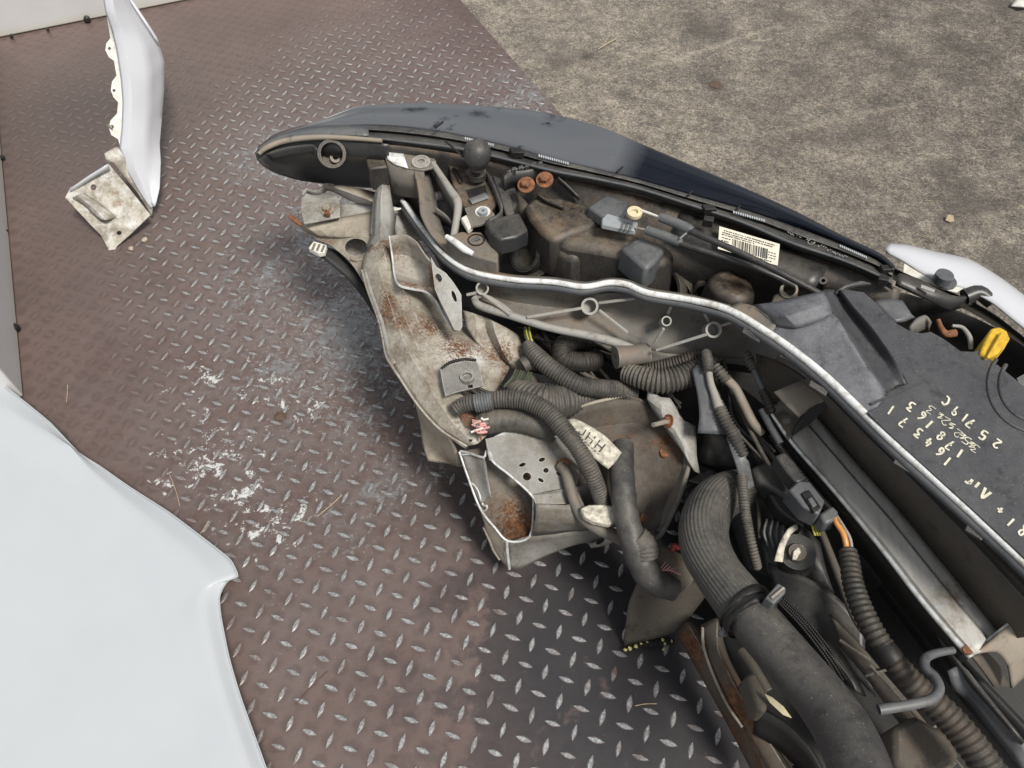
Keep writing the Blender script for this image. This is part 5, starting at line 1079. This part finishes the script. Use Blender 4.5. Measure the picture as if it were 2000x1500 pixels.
tube('corrugated_conduit', [(1185, 656, .30, 22), (1150, 658, .305, 22), (1118, 664, .305, 21), (1100, 680, .30, 21), (1102, 700, .295, 21), (1130, 708, .29, 20), (1170, 704, .28, 20)], 'conduit_dk', WL, 8, 16, (.0055, .06))
tube('corrugated_conduit', [(1220, 728, .315, 18), (1255, 738, .325, 22), (1290, 744, .33, 24), (1325, 738, .335, 24), (1362, 724, .34, 24), (1392, 708, .345, 22)], 'conduit', WL, 8, 18, (.0065, .09))
tube('corrugated_conduit', [(1260, 722, .31, 12), (1310, 712, .33, 14), (1350, 700, .345, 14), (1380, 694, .35, 12)], 'conduit_dk', WL, 8, 14, (.005, .09))
tube('wrapped_arm', [(1035, 740, .29, 10), (1040, 760, .295, 14), (1034, 785, .295, 16), (1055, 802, .295, 18), (1090, 806, .29, 14)], 'conduit', WL, 6, 12, (.012, .03, 2))
tube('taped_cable', [(1216, 872, .275, 22), (1214, 905, .285, 24), (1216, 950, .285, 25), (1222, 1000, .275, 25), (1233, 1046, .26, 26), (1248, 1086, .24, 28), (1266, 1122, .22, 28), (1290, 1142, .205, 25), (1318, 1152, .195, 22)], 'rubber', WL, 10, 20, (.03, .025, 2))
tube('tape_end', [(1240, 1050, .258, 27.5), (1256, 1068, .25, 29), (1262, 1090, .24, 29)], 'conduit', WL, 5, 18, (.006, .03, 3))
tube('steel_pipe', [(1094, 908, .262, 10), (1106, 925, .262, 11), (1114, 955, .255, 11), (1124, 985, .245, 11), (1140, 1010, .235, 13), (1168, 1030, .225, 14), (1200, 1046, .215, 13), (1225, 1060, .205, 12)], 'grp', WL, 8, 14)
block('encrusted_label', [(1133, 992), (1150, 985), (1182, 984), (1206, 990), (1208, 1012), (1190, 1024), (1160, 1018), (1140, 1008)], .014, 'dirty_label', WL, .262, 1, .003)
block('rust_patch', [(1088, 900), (1102, 893), (1114, 900), (1112, 914), (1096, 916)], .012, 'rust', WL, .266, 1.1, .003)
tube('striped_wire', [(1026, 640, .33, 2.2), (1026, 655, .332, 2.2), (1034, 672, .328, 2.2)], 'yellow_wire', WL, 5, 6)
for k in range(4): tube('striped_wire', [(1024 + 3 * k, 642 - k, .332, 2), (1028 + 3 * k, 660, .334, 2), (1040 + 2 * k, 680, .326, 2)], ('green', 'yellow_wire')[k % 2], WL, 4, 6)
for k in range(7): tube('green_wire', [(1008 + 5 * k, 722 + k, .305, 2.6), (1000 + 5 * k, 738 + k, .304, 2.6), (984 + 6 * k, 756 + k, .298, 2.6)], ('green', 'conduit_dk', 'green')[k % 3], WL, 4, 6)
tube('wire_sleeve', [(1020, 715, .31, 16), (1034, 708, .312, 16), (1050, 712, .31, 14)], 'conduit', WL, 4, 12)
for k in range(5):
    y = 846 + 6 * k; tube('rusty_wire', [(888, 790 - k, .30, 1.1), (906, 806 + 4 * k, .302, 1.1), (930, 820 + 5 * k, .303, 1.1), (940, 850 + 3 * k, .29, 1.1)], 'rust', WL, 6, 5)
# right-hand thin conduits over the dark bay
tube('thin_conduit', [(1379, 688, .375, 9), (1382, 706, .378, 10), (1384, 726, .376, 9)], 'conduit', WL, 6, 14, (.005, .16))
tube('pale_cable', [(1384, 722, .372, 7), (1388, 748, .368, 7), (1396, 772, .362, 8), (1404, 796, .356, 10)], 'grp_pale', WL, 6, 12)
tube('thin_conduit', [(1400, 786, .352, 11), (1412, 812, .348, 12), (1426, 838, .342, 12), (1440, 864, .335, 12), (1452, 892, .325, 11)], 'conduit', WL, 6, 16, (.0055, .14))
tube('thin_conduit', [(1396, 716, .372, 10), (1410, 732, .37, 11), (1420, 745, .366, 10)], 'conduit', WL, 6, 14, (.006, .14))
tube('pale_cable', [(1416, 738, .364, 9), (1436, 758, .36, 9), (1452, 788, .35, 9), (1470, 824, .335, 9), (1488, 846, .32, 8)], 'tan', WL, 6, 12)
tube('thin_conduit', [(1456, 690, .385, 9), (1464, 706, .385, 10), (1472, 722, .38, 8)], 'conduit', WL, 6, 14, (.0055, .16))
tube('thin_cable', [(1470, 718, .38, 6), (1482, 744, .374, 6), (1494, 770, .368, 6)], 'slate', WL, 6, 10)
tube('thin_conduit', [(1488, 762, .37, 8), (1498, 780, .366, 9), (1508, 806, .36, 8)], 'conduit_dk', WL, 6, 14, (.0055, .16))
tube('thin_cable', [(1488, 800, .35, 7), (1504, 832, .345, 7), (1524, 866, .34, 7)], 'slate', WL, 6, 10)
tube('thin_conduit', [(1448, 930, .33, 9), (1452, 965, .335, 9.5), (1456, 1005, .335, 9.5), (1464, 1045, .325, 9), (1472, 1080, .31, 9), (1480, 1110, .29, 8)], 'conduit', WL, 6, 14, (.0048, .14))
sheet('grey_strip', [[(1352, 722, .362), (1366, 712, .366), (1382, 726, .364)], [(1362, 770, .35), (1380, 768, .356), (1398, 776, .352)], [(1366, 812, .335), (1396, 812, .34), (1420, 824, .335)], [(1362, 846, .32), (1400, 848, .325), (1436, 850, .32)]], 'slate', WL, .004, 4, 4)
sheet('black_strip', [[(1412, 820, .336), (1428, 826, .338), (1444, 842, .335)], [(1424, 870, .33), (1440, 876, .332), (1456, 890, .328)], [(1438, 912, .32), (1450, 908, .322), (1462, 904, .32)], [(1452, 962, .318), (1462, 956, .32), (1472, 950, .318)]], 'slate', WL, .004, 4, 4)
# connector with orange wires
block('connector', [(1514, 890), (1532, 882), (1552, 902), (1574, 936), (1556, 944), (1536, 920)], .03, 'dusty_lo', WL, .352, 1.05, .003)
block('connector', [(1541, 956), (1560, 938), (1582, 940), (1612, 978), (1600, 1006), (1570, 990)], .035, 'slate', WL, .362, 1.05, .003)
block('connector_latch', [(1566, 964), (1580, 956), (1604, 990), (1590, 1000)], .008, 'dark', WL, .3665, 1, .001)
block('latch_frame', [(1578, 974), (1586, 970), (1596, 986), (1588, 990)], .006, 'slate', WL, .3705, 1, .001)
block('connector', [(1600, 1004), (1626, 986), (1640, 1000), (1632, 1016), (1612, 1024)], .03, 'slate', WL, .358, 1.05, .004)
tube('orange_wire', [(1628, 1006, .352, 4.5), (1634, 1022, .356, 5), (1646, 1040, .356, 5.5), (1652, 1060, .352, 5.5), (1654, 1080, .344, 5)], 'orange', WL, 6, 10)
tube('grey_wire', [(1634, 1008, .348, 3.5), (1648, 1030, .350, 3.5), (1660, 1052, .348, 3.5), (1664, 1078, .342, 3.5)], 'grp_pale', WL, 6, 8)
for k in range(3): tube('yellow_wire', [(1576 + 4 * k, 1000, .335, 2), (1584 + 5 * k, 1020, .33, 2), (1592 + 5 * k, 1046, .32, 2)], 'yellow_wire', WL, 5, 6)
tube('corrugated_conduit', [(1656, 1076, .344, 16), (1660, 1098, .346, 18), (1664, 1130, .348, 19), (1672, 1160, .35, 20), (1688, 1200, .352, 21), (1710, 1240, .352, 21), (1732, 1272, .35, 21)], 'conduit_dk', WL, 8, 18, (.0078, .075))
tube('conduit_tape', [(1724, 1262, .351, 21.5), (1736, 1278, .351, 23), (1746, 1290, .35, 22)], 'dark', WL, 4, 16)
tube('corrugated_conduit', [(1740, 1282, .348, 21), (1778, 1330, .344, 25), (1848, 1396, .34, 28), (1898, 1455, .336, 30), (1950, 1530, .33, 32)], 'conduit_dk', WL, 8, 18, (.0085, .05))
rb = random.Random(33)
for (x0, y0, x1, y1, z0, z1, n_) in ((1040, 650, 1180, 760, .28, .26, 4), (1150, 690, 1330, 790, .27, .26, 4), (1400, 720, 1520, 900, .33, .30, 6), (1430, 860, 1480, 1060, .29, .25, 3), (1470, 1180, 1640, 1400, .25, .22, 4), (900, 760, 1010, 800, .315, .30, 5)):
    for q in range(n_):
        a = (x0 + rb.uniform(-14, 26), y0 + rb.uniform(-18, 18)); b = (x1 + rb.uniform(-26, 14), y1 + rb.uniform(-18, 18)); m = ((a[0] + b[0]) / 2 + rb.uniform(-28, 28), (a[1] + b[1]) / 2 + rb.uniform(-22, 22)); r_ = rb.uniform(2.2, 5)
        tube('loom_wire', [(*a, z0 + rb.uniform(-.01, .01), r_), (*m, (z0 + z1) / 2 + rb.uniform(-.012, .02), r_), (*b, z1 + rb.uniform(-.01, .01), r_)], rb.choice(('conduit_dk', 'conduit_dk', 'conduit', 'black', 'brown')), WL, 8, 7)
tube('thin_rail', [(1560, 950, .30, 7), (1600, 1030, .29, 7), (1640, 1130, .28, 8), (1672, 1210, .27, 8), (1720, 1270, .26, 8)], 'brown', WL, 6, 10)
tube('striped_conduit', [(1506, 850, .33, 6), (1540, 898, .33, 7), (1590, 960, .33, 7), (1626, 1000, .325, 7)], 'dark', WL, 8, 12, (.004, .16))

# ---------- intercooler hose
HS = empty('intercooler_hose', P(1480, 1180, .35), None, None, None, CAR)
tube('ribbed_elbow', [(1500, 962, .20, 30), (1462, 955, .24, 36), (1424, 962, .27, 42), (1392, 985, .29, 45), (1375, 1025, .305, 47), (1378, 1070, .315, 48), (1402, 1118, .325, 47), (1436, 1164, .338, 50), (1462, 1196, .345, 52)], 'woven', HS, 12, 200, None, False, (38, .013))
tube('smooth_hose', [(1456, 1190, .344, 48), (1494, 1236, .353, 50), (1548, 1298, .365, 51), (1602, 1362, .38, 53), (1648, 1430, .40, 57), (1682, 1510, .42, 60), (1712, 1620, .44, 62)], 'rubber', HS, 10, 40)
tube('hose_clamp', [(1449, 1183, .342, 52), (1451, 1185, .3425, 58), (1456, 1191, .3435, 58), (1458, 1194, .344, 55), (1460, 1196, .3445, 55), (1463, 1200, .345, 58), (1468, 1205, .346, 58), (1470, 1208, .3465, 52)], 'dark', HS, 3, 44, smooth=.5)
tube('clamp_ear', [(1420, 1222, .33, 7), (1412, 1234, .325, 6), (1404, 1236, .32, 4)], 'slate', HS, 3, 8)
for k in range(7):
    a = math.radians(-150 + 24 * k)
block('clamp_lug', [(1494, 1168), (1520, 1138), (1536, 1148), (1534, 1158), (1512, 1180)], .03, 'slate', HS, .400, 1.0, .002)
tube('clamp_screw', [(1506, 1168, .402, 3), (1530, 1148, .402, 3)], 'bolt', HS, 2, 8)
block('clamp_clip', [(1404, 1232), (1420, 1226), (1424, 1238), (1410, 1240)], .012, 'slate', HS, .325, 1.0, .001)
# second, branch of hose in the bay
tube('breather_pipe', [(1716, 1386, .40, 10.5), (1750, 1381, .402, 10), (1790, 1374, .402, 10), (1820, 1365, .40, 10), (1834, 1346, .395, 10), (1826, 1322, .39, 9), (1808, 1304, .385, 9), (1808, 1286, .38, 9), (1828, 1276, .375, 8), (1862, 1270, .37, 7)], 'slate', HS, 10, 16, None, True)

# ---------- engine bay dark fill sheets, covers and lower parts seen past the hoses
BY = empty('lower_bay', P(1600, 1200, .15), None, None, None, CAR)
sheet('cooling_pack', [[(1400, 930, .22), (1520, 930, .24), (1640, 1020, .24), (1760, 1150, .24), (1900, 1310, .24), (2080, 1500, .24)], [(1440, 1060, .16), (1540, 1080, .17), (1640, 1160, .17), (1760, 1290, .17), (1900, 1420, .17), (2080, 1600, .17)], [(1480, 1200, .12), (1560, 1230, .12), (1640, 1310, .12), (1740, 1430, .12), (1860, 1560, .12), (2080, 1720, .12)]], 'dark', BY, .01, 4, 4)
sheet('shroud_rib_panel', [[(1744, 1120, .31), (1790, 1180, .31), (1840, 1250, .31), (1900, 1330, .31), (2000, 1450, .31)], [(1715, 1150, .24), (1770, 1220, .24), (1830, 1300, .24), (1890, 1380, .24), (1980, 1480, .24)]], 'black', BY, .004, 4, 3)
sheet('shroud_step', [[(1850, 1310, .30), (1880, 1300, .305), (1920, 1350, .305), (2010, 1460, .305)], [(1860, 1345, .28), (1892, 1370, .28), (1930, 1420, .28), (2010, 1520, .28)]], 'slate', BY, .004, 3, 3)
sheet('core_cover', [[(1620, 1200, .24), (1680, 1260, .25), (1740, 1330, .25), (1800, 1400, .25), (1870, 1490, .25)], [(1640, 1260, .22), (1690, 1320, .23), (1740, 1390, .23), (1780, 1440, .23), (1840, 1520, .23)]], 'brown', BY, .004, 4, 3)
for a, b in (((1640, 1250, .255), (1700, 1290, .26)), ((1690, 1320, .255), (1760, 1300, .26)), ((1745, 1470, .25), (1840, 1410, .26)), ((1700, 1300, .26), (1880, 1500, .26))):
    tube('cover_rib', [(*a, 3), (*b, 3)], 'brown', BY, 3, 6)
block('lower_cover', [(1742, 1420), (1790, 1395), (1850, 1430), (1880, 1480), (1800, 1530), (1745, 1490)], .06, 'brown', BY, .27, 1.0, .008)
block('bay_cover', [(1468, 912), (1500, 898), (1540, 926), (1572, 968), (1560, 986), (1520, 962), (1480, 940)], .04, 'dusty_lo', BY, .30, 1.05, .006)
block('bay_cover_lower', [(1500, 962), (1526, 966), (1576, 1000), (1570, 1030), (1520, 995)], .03, 'black', BY, .29, 1.0, .004)
sheet('finned_housing', [[(1492, 1012, .25), (1530, 1016, .26), (1570, 1030, .26), (1600, 1060, .25)], [(1486, 1060, .24), (1530, 1070, .25), (1580, 1090, .25), (1612, 1110, .24)], [(1500, 1120, .22), (1540, 1135, .22), (1590, 1140, .22), (1630, 1160, .22)]], 'black', BY, .004, 3, 3)
for k in range(5): tube('fin', [(1498 + 11 * k, 1014 + 2 * k, .262, 2.5), (1492 + 12 * k, 1040 + 3 * k, .262, 3), (1500 + 11 * k, 1066 + 3 * k, .256, 2.5)], 'slate', BY, 5, 6)
cyl('motor_cover', P(1552, 1084, .24), P(1558, 1078, .285), 40 * mpp(P(1558, 1078, .28)), 34 * mpp(P(1558, 1078, .28)), 'black', BY, 32)
cyl('motor_hub', P(1556, 1081, .28), P(1558, 1078, .292), .016, .012, 'brown', BY, 24, .3)
sheet('cream_fan_blade', [[(1512, 1096, .285), (1522, 1062, .29), (1538, 1034, .292), (1556, 1022, .29)], [(1528, 1098, .283), (1532, 1070, .288), (1544, 1044, .29), (1558, 1034, .288)]], 'dirty_label', BY, .003, 4, 2)
block('cream_chip', [(1550, 1076), (1562, 1066), (1564, 1078), (1556, 1092), (1548, 1092)], .004, 'dirty_label', BY, .294, 1, .001)
sheet('alternator_housing', [[(1500, 1100, .23), (1580, 1130, .24), (1640, 1170, .24), (1690, 1230, .23)], [(1520, 1160, .21), (1590, 1180, .22), (1640, 1230, .22), (1690, 1290, .21)], [(1560, 1220, .19), (1610, 1250, .19), (1660, 1310, .19), (1710, 1360, .18)]], 'black', BY, .005, 4, 4)
for k in range(4): tube('drive_belt_rib', [(1516 + 5 * k, 1172 - 1 * k, .285, 2.4), (1564 + 6 * k, 1222 - k, .29, 2.4), (1612 + 6 * k, 1284 - k, .29, 2.4), (1640 + 7 * k, 1330 - k, .285, 2.4)], 'dark', BY, 6, 6, (.003, .2))
sheet('belt_guard', [[(1590, 1250, .29), (1624, 1282, .29), (1660, 1326, .29), (1672, 1350, .285)], [(1596, 1240, .27), (1640, 1270, .27), (1676, 1330, .27), (1690, 1360, .26)]], 'black', BY, .003, 4, 2)
sheet('bay_bracket', [[(1380, 830, .25), (1430, 850, .26), (1480, 880, .26), (1520, 900, .26)], [(1360, 900, .22), (1420, 920, .22), (1470, 940, .22), (1530, 960, .22)]], 'dark', BY, .004, 3, 3)
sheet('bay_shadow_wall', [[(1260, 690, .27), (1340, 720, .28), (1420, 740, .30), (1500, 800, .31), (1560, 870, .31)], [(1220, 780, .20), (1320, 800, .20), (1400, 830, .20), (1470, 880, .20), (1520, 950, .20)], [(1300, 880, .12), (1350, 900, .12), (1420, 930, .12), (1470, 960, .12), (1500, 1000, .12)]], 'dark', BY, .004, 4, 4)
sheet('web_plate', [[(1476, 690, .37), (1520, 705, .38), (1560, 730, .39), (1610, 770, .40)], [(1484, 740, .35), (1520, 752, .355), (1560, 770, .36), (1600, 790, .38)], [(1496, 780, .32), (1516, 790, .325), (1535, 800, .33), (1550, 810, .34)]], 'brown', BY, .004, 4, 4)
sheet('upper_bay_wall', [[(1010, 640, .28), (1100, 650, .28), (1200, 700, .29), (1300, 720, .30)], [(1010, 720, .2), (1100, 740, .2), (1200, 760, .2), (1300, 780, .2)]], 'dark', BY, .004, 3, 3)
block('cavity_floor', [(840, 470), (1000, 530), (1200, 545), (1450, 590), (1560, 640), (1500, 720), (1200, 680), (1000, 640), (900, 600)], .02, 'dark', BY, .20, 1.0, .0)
block('bright_gap_scrap', [(1346, 938), (1366, 926), (1392, 914), (1394, 942), (1376, 946)], .004, 'galv', BY, .12, 1, .001)
block('hose_stub', [(1336, 958), (1352, 944), (1392, 950), (1380, 966), (1344, 976)], .03, 'black', BY, .21, 1, .008)
tube('red_seal', [(1312, 1076, .20, 5), (1318, 1066, .205, 6), (1324, 1072, .20, 5)], 'red', BY, 4, 8)
for k in range(7): tube('frayed_strand', [(1282 + 6 * k, 1120 - 2 * k, .225, 1), (1292 + 5 * k, 1108 + 2 * k, .23, 1), (1300 + 5 * k, 1098 + 4 * k, .228, 1)], 'pink', BY, 3, 5)
tube('thick_stub', [(1250, 1080, .17, 24), (1280, 1090, .18, 30), (1310, 1110, .18, 34), (1340, 1130, .17, 34)], 'brown', BY, 5, 18)
sheet('under_tray', [
    [(1243, 1142, .150), (1280, 1130, .165), (1330, 1120, .175), (1390, 1120, .18)],
    [(1228, 1180, .105), (1270, 1172, .115), (1325, 1165, .125), (1380, 1160, .135)],
    [(1222, 1222, .058), (1262, 1214, .068), (1310, 1206, .085), (1350, 1200, .10)],
    [(1219, 1262, .010), (1250, 1252, .020), (1285, 1244, .035), (1322, 1232, .055)]], 'brown', BY, .004, 4, 4, 1.0)
tube('crumbled_foam', [(1219, 1268, .008, 4), (1232, 1264, .010, 6), (1250, 1258, .012, 6), (1276, 1256, .014, 7), (1298, 1252, .016, 7), (1316, 1254, .014, 5)], 'black_foam', BY, 7, 9, (.009, .35, 3))
for x, y, r in ((1222, 1269, 4), (1231, 1266, 4.5), (1242, 1263, 4), (1252, 1257, 2.5), (1264, 1254, 2.2), (1294, 1249, 4.5), (1299, 1258, 3.5), (1312, 1252, 2.6), (1296, 1268, 3)):
    p = P(x, y, .020); bm = bmesh.new(); bmesh.ops.create_icosphere(bm, subdivisions=1, radius=r * mpp(p))
    for v_ in bm.verts: v_.co = v_.co * random.uniform(.6, 1.3) + p
    emit('foam_crumb', bm, 'foam', BY, .9)
sheet('rusty_crossbar', [[(1322, 1238, .055), (1370, 1320, .06), (1420, 1410, .065), (1470, 1505, .07), (1520, 1600, .07)], [(1342, 1215, .10), (1392, 1300, .105), (1440, 1390, .11), (1490, 1490, .115), (1545, 1590, .115)], [(1365, 1222, .09), (1400, 1300, .10), (1450, 1390, .10), (1500, 1490, .11), (1560, 1590, .11)]], 'bar', BY, .004, 5, 3, .5)
sheet('rusty_rail', [[(1370, 1222, .14), (1384, 1290, .14), (1420, 1370, .14), (1470, 1450, .14), (1520, 1540, .14)], [(1400, 1208, .16), (1402, 1270, .16), (1440, 1350, .16), (1490, 1430, .16), (1550, 1530, .16)], [(1408, 1240, .12), (1424, 1290, .12), (1462, 1360, .12), (1510, 1440, .12), (1570, 1540, .12)]], 'bar', BY, .004, 5, 3, .6)
tube('rail_bead', [(1372, 1226, .145, 3), (1374, 1260, .145, 3), (1390, 1310, .145, 3), (1420, 1375, .145, 3), (1450, 1420, .145, 3)], 'shelf', BY, 6, 8)
sheet('lower_arm', [[(1480, 1380, .20), (1530, 1410, .21), (1580, 1460, .22), (1620, 1530, .22)], [(1470, 1430, .16), (1520, 1460, .16), (1570, 1510, .16), (1600, 1570, .16)]], 'dark', BY, .006, 4, 3)
flat('tan_leaf_strip', [(1494, 1355, .245), (1508, 1362, .248), (1530, 1380, .25), (1546, 1402, .248), (1530, 1396, .245), (1504, 1372, .243)], 'cream', BY, None, .002)
block('linkage', [(1456, 1320), (1476, 1310), (1502, 1360), (1498, 1392), (1480, 1386)], .05, 'brown', BY, .23, 1.05, .005)
tube('linkage_rod', [(1448, 1270, .22, 9), (1470, 1300, .225, 10), (1500, 1350, .225, 10)], 'brown', BY, 5, 12)
sheet('bay_dark_fill', [[(1390, 1160, .10), (1480, 1180, .10), (1600, 1260, .10), (1760, 1400, .10), (1950, 1600, .10)], [(1410, 1250, .08), (1460, 1290, .08), (1540, 1360, .08), (1640, 1470, .08), (1800, 1640, .08)], [(1430, 1300, .06), (1470, 1360, .06), (1520, 1440, .06), (1580, 1530, .06), (1700, 1680, .06)]], 'dark', BY, .006, 4, 3)  # dark sheet added to darken the gaps under the hoses
sheet('bay_dark_backing', [[(1200, 660, .10), (1480, 680, .10), (1700, 800, .10), (2080, 1050, .10)], [(1260, 800, .08), (1480, 850, .08), (1760, 1050, .08), (2080, 1300, .08)], [(1370, 1000, .06), (1560, 1080, .06), (1800, 1260, .06), (2080, 1480, .06)], [(1450, 1200, .05), (1640, 1330, .05), (1800, 1450, .05), (2080, 1640, .05)]], 'dark', BY, .006, 4, 3)  # large dark sheet added behind the bay to darken its gaps
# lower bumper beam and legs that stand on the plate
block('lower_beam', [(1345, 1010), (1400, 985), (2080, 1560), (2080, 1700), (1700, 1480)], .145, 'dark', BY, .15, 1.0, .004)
block('support_leg', [(1180, 700), (1300, 700), (1320, 760), (1190, 760)], .20, 'dark', BY, .20, 1.0, .004)

# ================================================================== small loose things
def twig(px0, py0, px1, py1, mat, label, r=.0009, bend=.006, group=None):
    a, b = P(px0, py0, .0), P(px1, py1, .0); m = (a + b) / 2 + Vector((random.uniform(-bend, bend), random.uniform(-bend, bend), 0))
    bm = bmesh.new(); pts = spline([a, m, b], 5)
    for p in pts: p.z = .0012 + r
    sweep(bm, pts, [r] * len(pts), 6)
    return setp(emit('twig', bm, mat, None, 1), label, 'twig', group)
twig(583, 1310, 642, 1308, 'twig_dk', 'dark thin stalk lying on the plate right of the bonnet edge')
bpy.data.objects.remove(bpy.data.objects['twig'])
twig(578, 1376, 640, 1312, 'twig_dk', 'dark straight stick lying on the plate right of the bonnet')
twig(621, 1009, 668, 968, 'twig', 'pale straight straw on the plate left of the cut rail')
twig(331, 925, 352, 990, 'twig', 'thin reddish stalk on the plate above the bonnet edge', .0006, .01)
twig(390, 1046, 408, 1018, 'twig', 'short pale straw standing out from the bonnet edge', .0008, .001)
twig(133, 753, 131, 786, 'twig', 'short pale straw near the left side board', .0008, .004)
twig(1282, 1375, 1240, 1379, 'twig', 'short pale stalk on the dark oily plate by the rusty bar', .0008, .002)
twig(1205, 76, 1168, 98, 'twig', 'small pale twig lying on the concrete near its streak', .0015, .006) 
def crumb(name, px, py, rpx, mat, label, cat_, z=0, fl=.6, group=None):
    p = P(px, py, z); bm = bmesh.new(); bmesh.ops.create_icosphere(bm, subdivisions=2, radius=rpx * mpp(p))
    for v_ in bm.verts: v_.co = Vector((v_.co.x, v_.co.y, v_.co.z * fl)) * random.uniform(.75, 1.2)
    lo_ = min(v_.co.z for v_ in bm.verts)
    for v_ in bm.verts: v_.co += p + Vector((0, 0, -lo_ * .9))
    return setp(emit(name, bm, mat, None, .8), label, cat_, group)
crumb('stone_chip', 284, 470, 6, 'stone', 'tan stone chip on the plate right of the fender bracket', 'stone')
crumb('stone_chip', 257, 487, 5, 'stone', 'small tan stone chip just below the fender bracket', 'stone')
crumb('dirt_clod', 548, 815, 11, 'twig_dk', 'dark flat dirt clod on the worn plate left of the rail', 'dirt clod', 0, .35)
crumb('dirt_clod', 1398, 165, 13, 'twig_dk', 'dark flat oil crust on the bare concrete', 'dirt clod', -.009, .08)
lf = flat('dry_leaf', [(1846, 430, -.004), (1852, 419, .004), (1862, 421, .006), (1864, 432, .0), (1856, 434, -.004)], 'twig', None, None, .0008)
setp(lf, 'curled tan dry leaf on the concrete at the right', 'leaf')
sc_ = empty('paper_scrap', P(1985, 5, 0), 'white crumpled scrap in the top right corner', 'scrap')
sheet('sheet_piece', [[(1974, 12, .0), (1984, 0, .012), (2010, -12, .02)], [(1985, 14, .0), (2000, 14, .01), (2024, 6, .015)]], 'white_pl', sc_, .0015, 3, 3)
# grit and chaff scattered over the concrete, and specks on the plate
rb = random.Random(21); bm = bmesh.new()
def chip(p, r, flat_=.5):
    q = [Vector((rb.uniform(-1, 1), rb.uniform(-1, 1), 0)) * r for _ in range(3)]
    a = [bm.verts.new(p + v_) for v_ in q]; t_ = bm.verts.new(p + Vector((0, 0, r * flat_)))
    bm.faces.new(a); [bm.faces.new((a[k], a[(k + 1) % 3], t_)) for k in range(3)]
for _ in range(5200):
    px, py = rb.uniform(900, 2010), rb.uniform(-10, 520); p = P(px, py, -.0085)
    if (Vector((p.x, p.y)) - LO).dot(u1) < ce + .006: continue
    chip(p, rb.uniform(.0010, .0032), .8)
setp(emit('grit', bm, 'stone', None, 0), None, None, None, 'stuff')
bm = bmesh.new()
for _ in range(420):
    px, py = rb.uniform(950, 2010), rb.uniform(-10, 520); p = P(px, py, -.0085)
    if (Vector((p.x, p.y)) - LO).dot(u1) < ce + .01: continue
    a = rb.uniform(0, 3.14); l = rb.uniform(.004, .014); d = Vector((math.cos(a), math.sin(a), 0)) * l
    sweep(bm, [p - d + Vector((0, 0, .001)), p + Vector((rb.uniform(-.002, .002), 0, .002)), p + d + Vector((0, 0, .001))], [.0006] * 3, 4)
setp(emit('straw_chaff', bm, 'twig', None, 0), None, None, None, 'stuff')
bm = bmesh.new()
for _ in range(900):
    px, py = rb.uniform(60, 1300), rb.uniform(40, 1500); p = P(px, py, .0002); chip(p, rb.uniform(.0004, .0012), .6)
setp(emit('dirt_specks', bm, 'stone', None, 0), None, None, None, 'stuff')
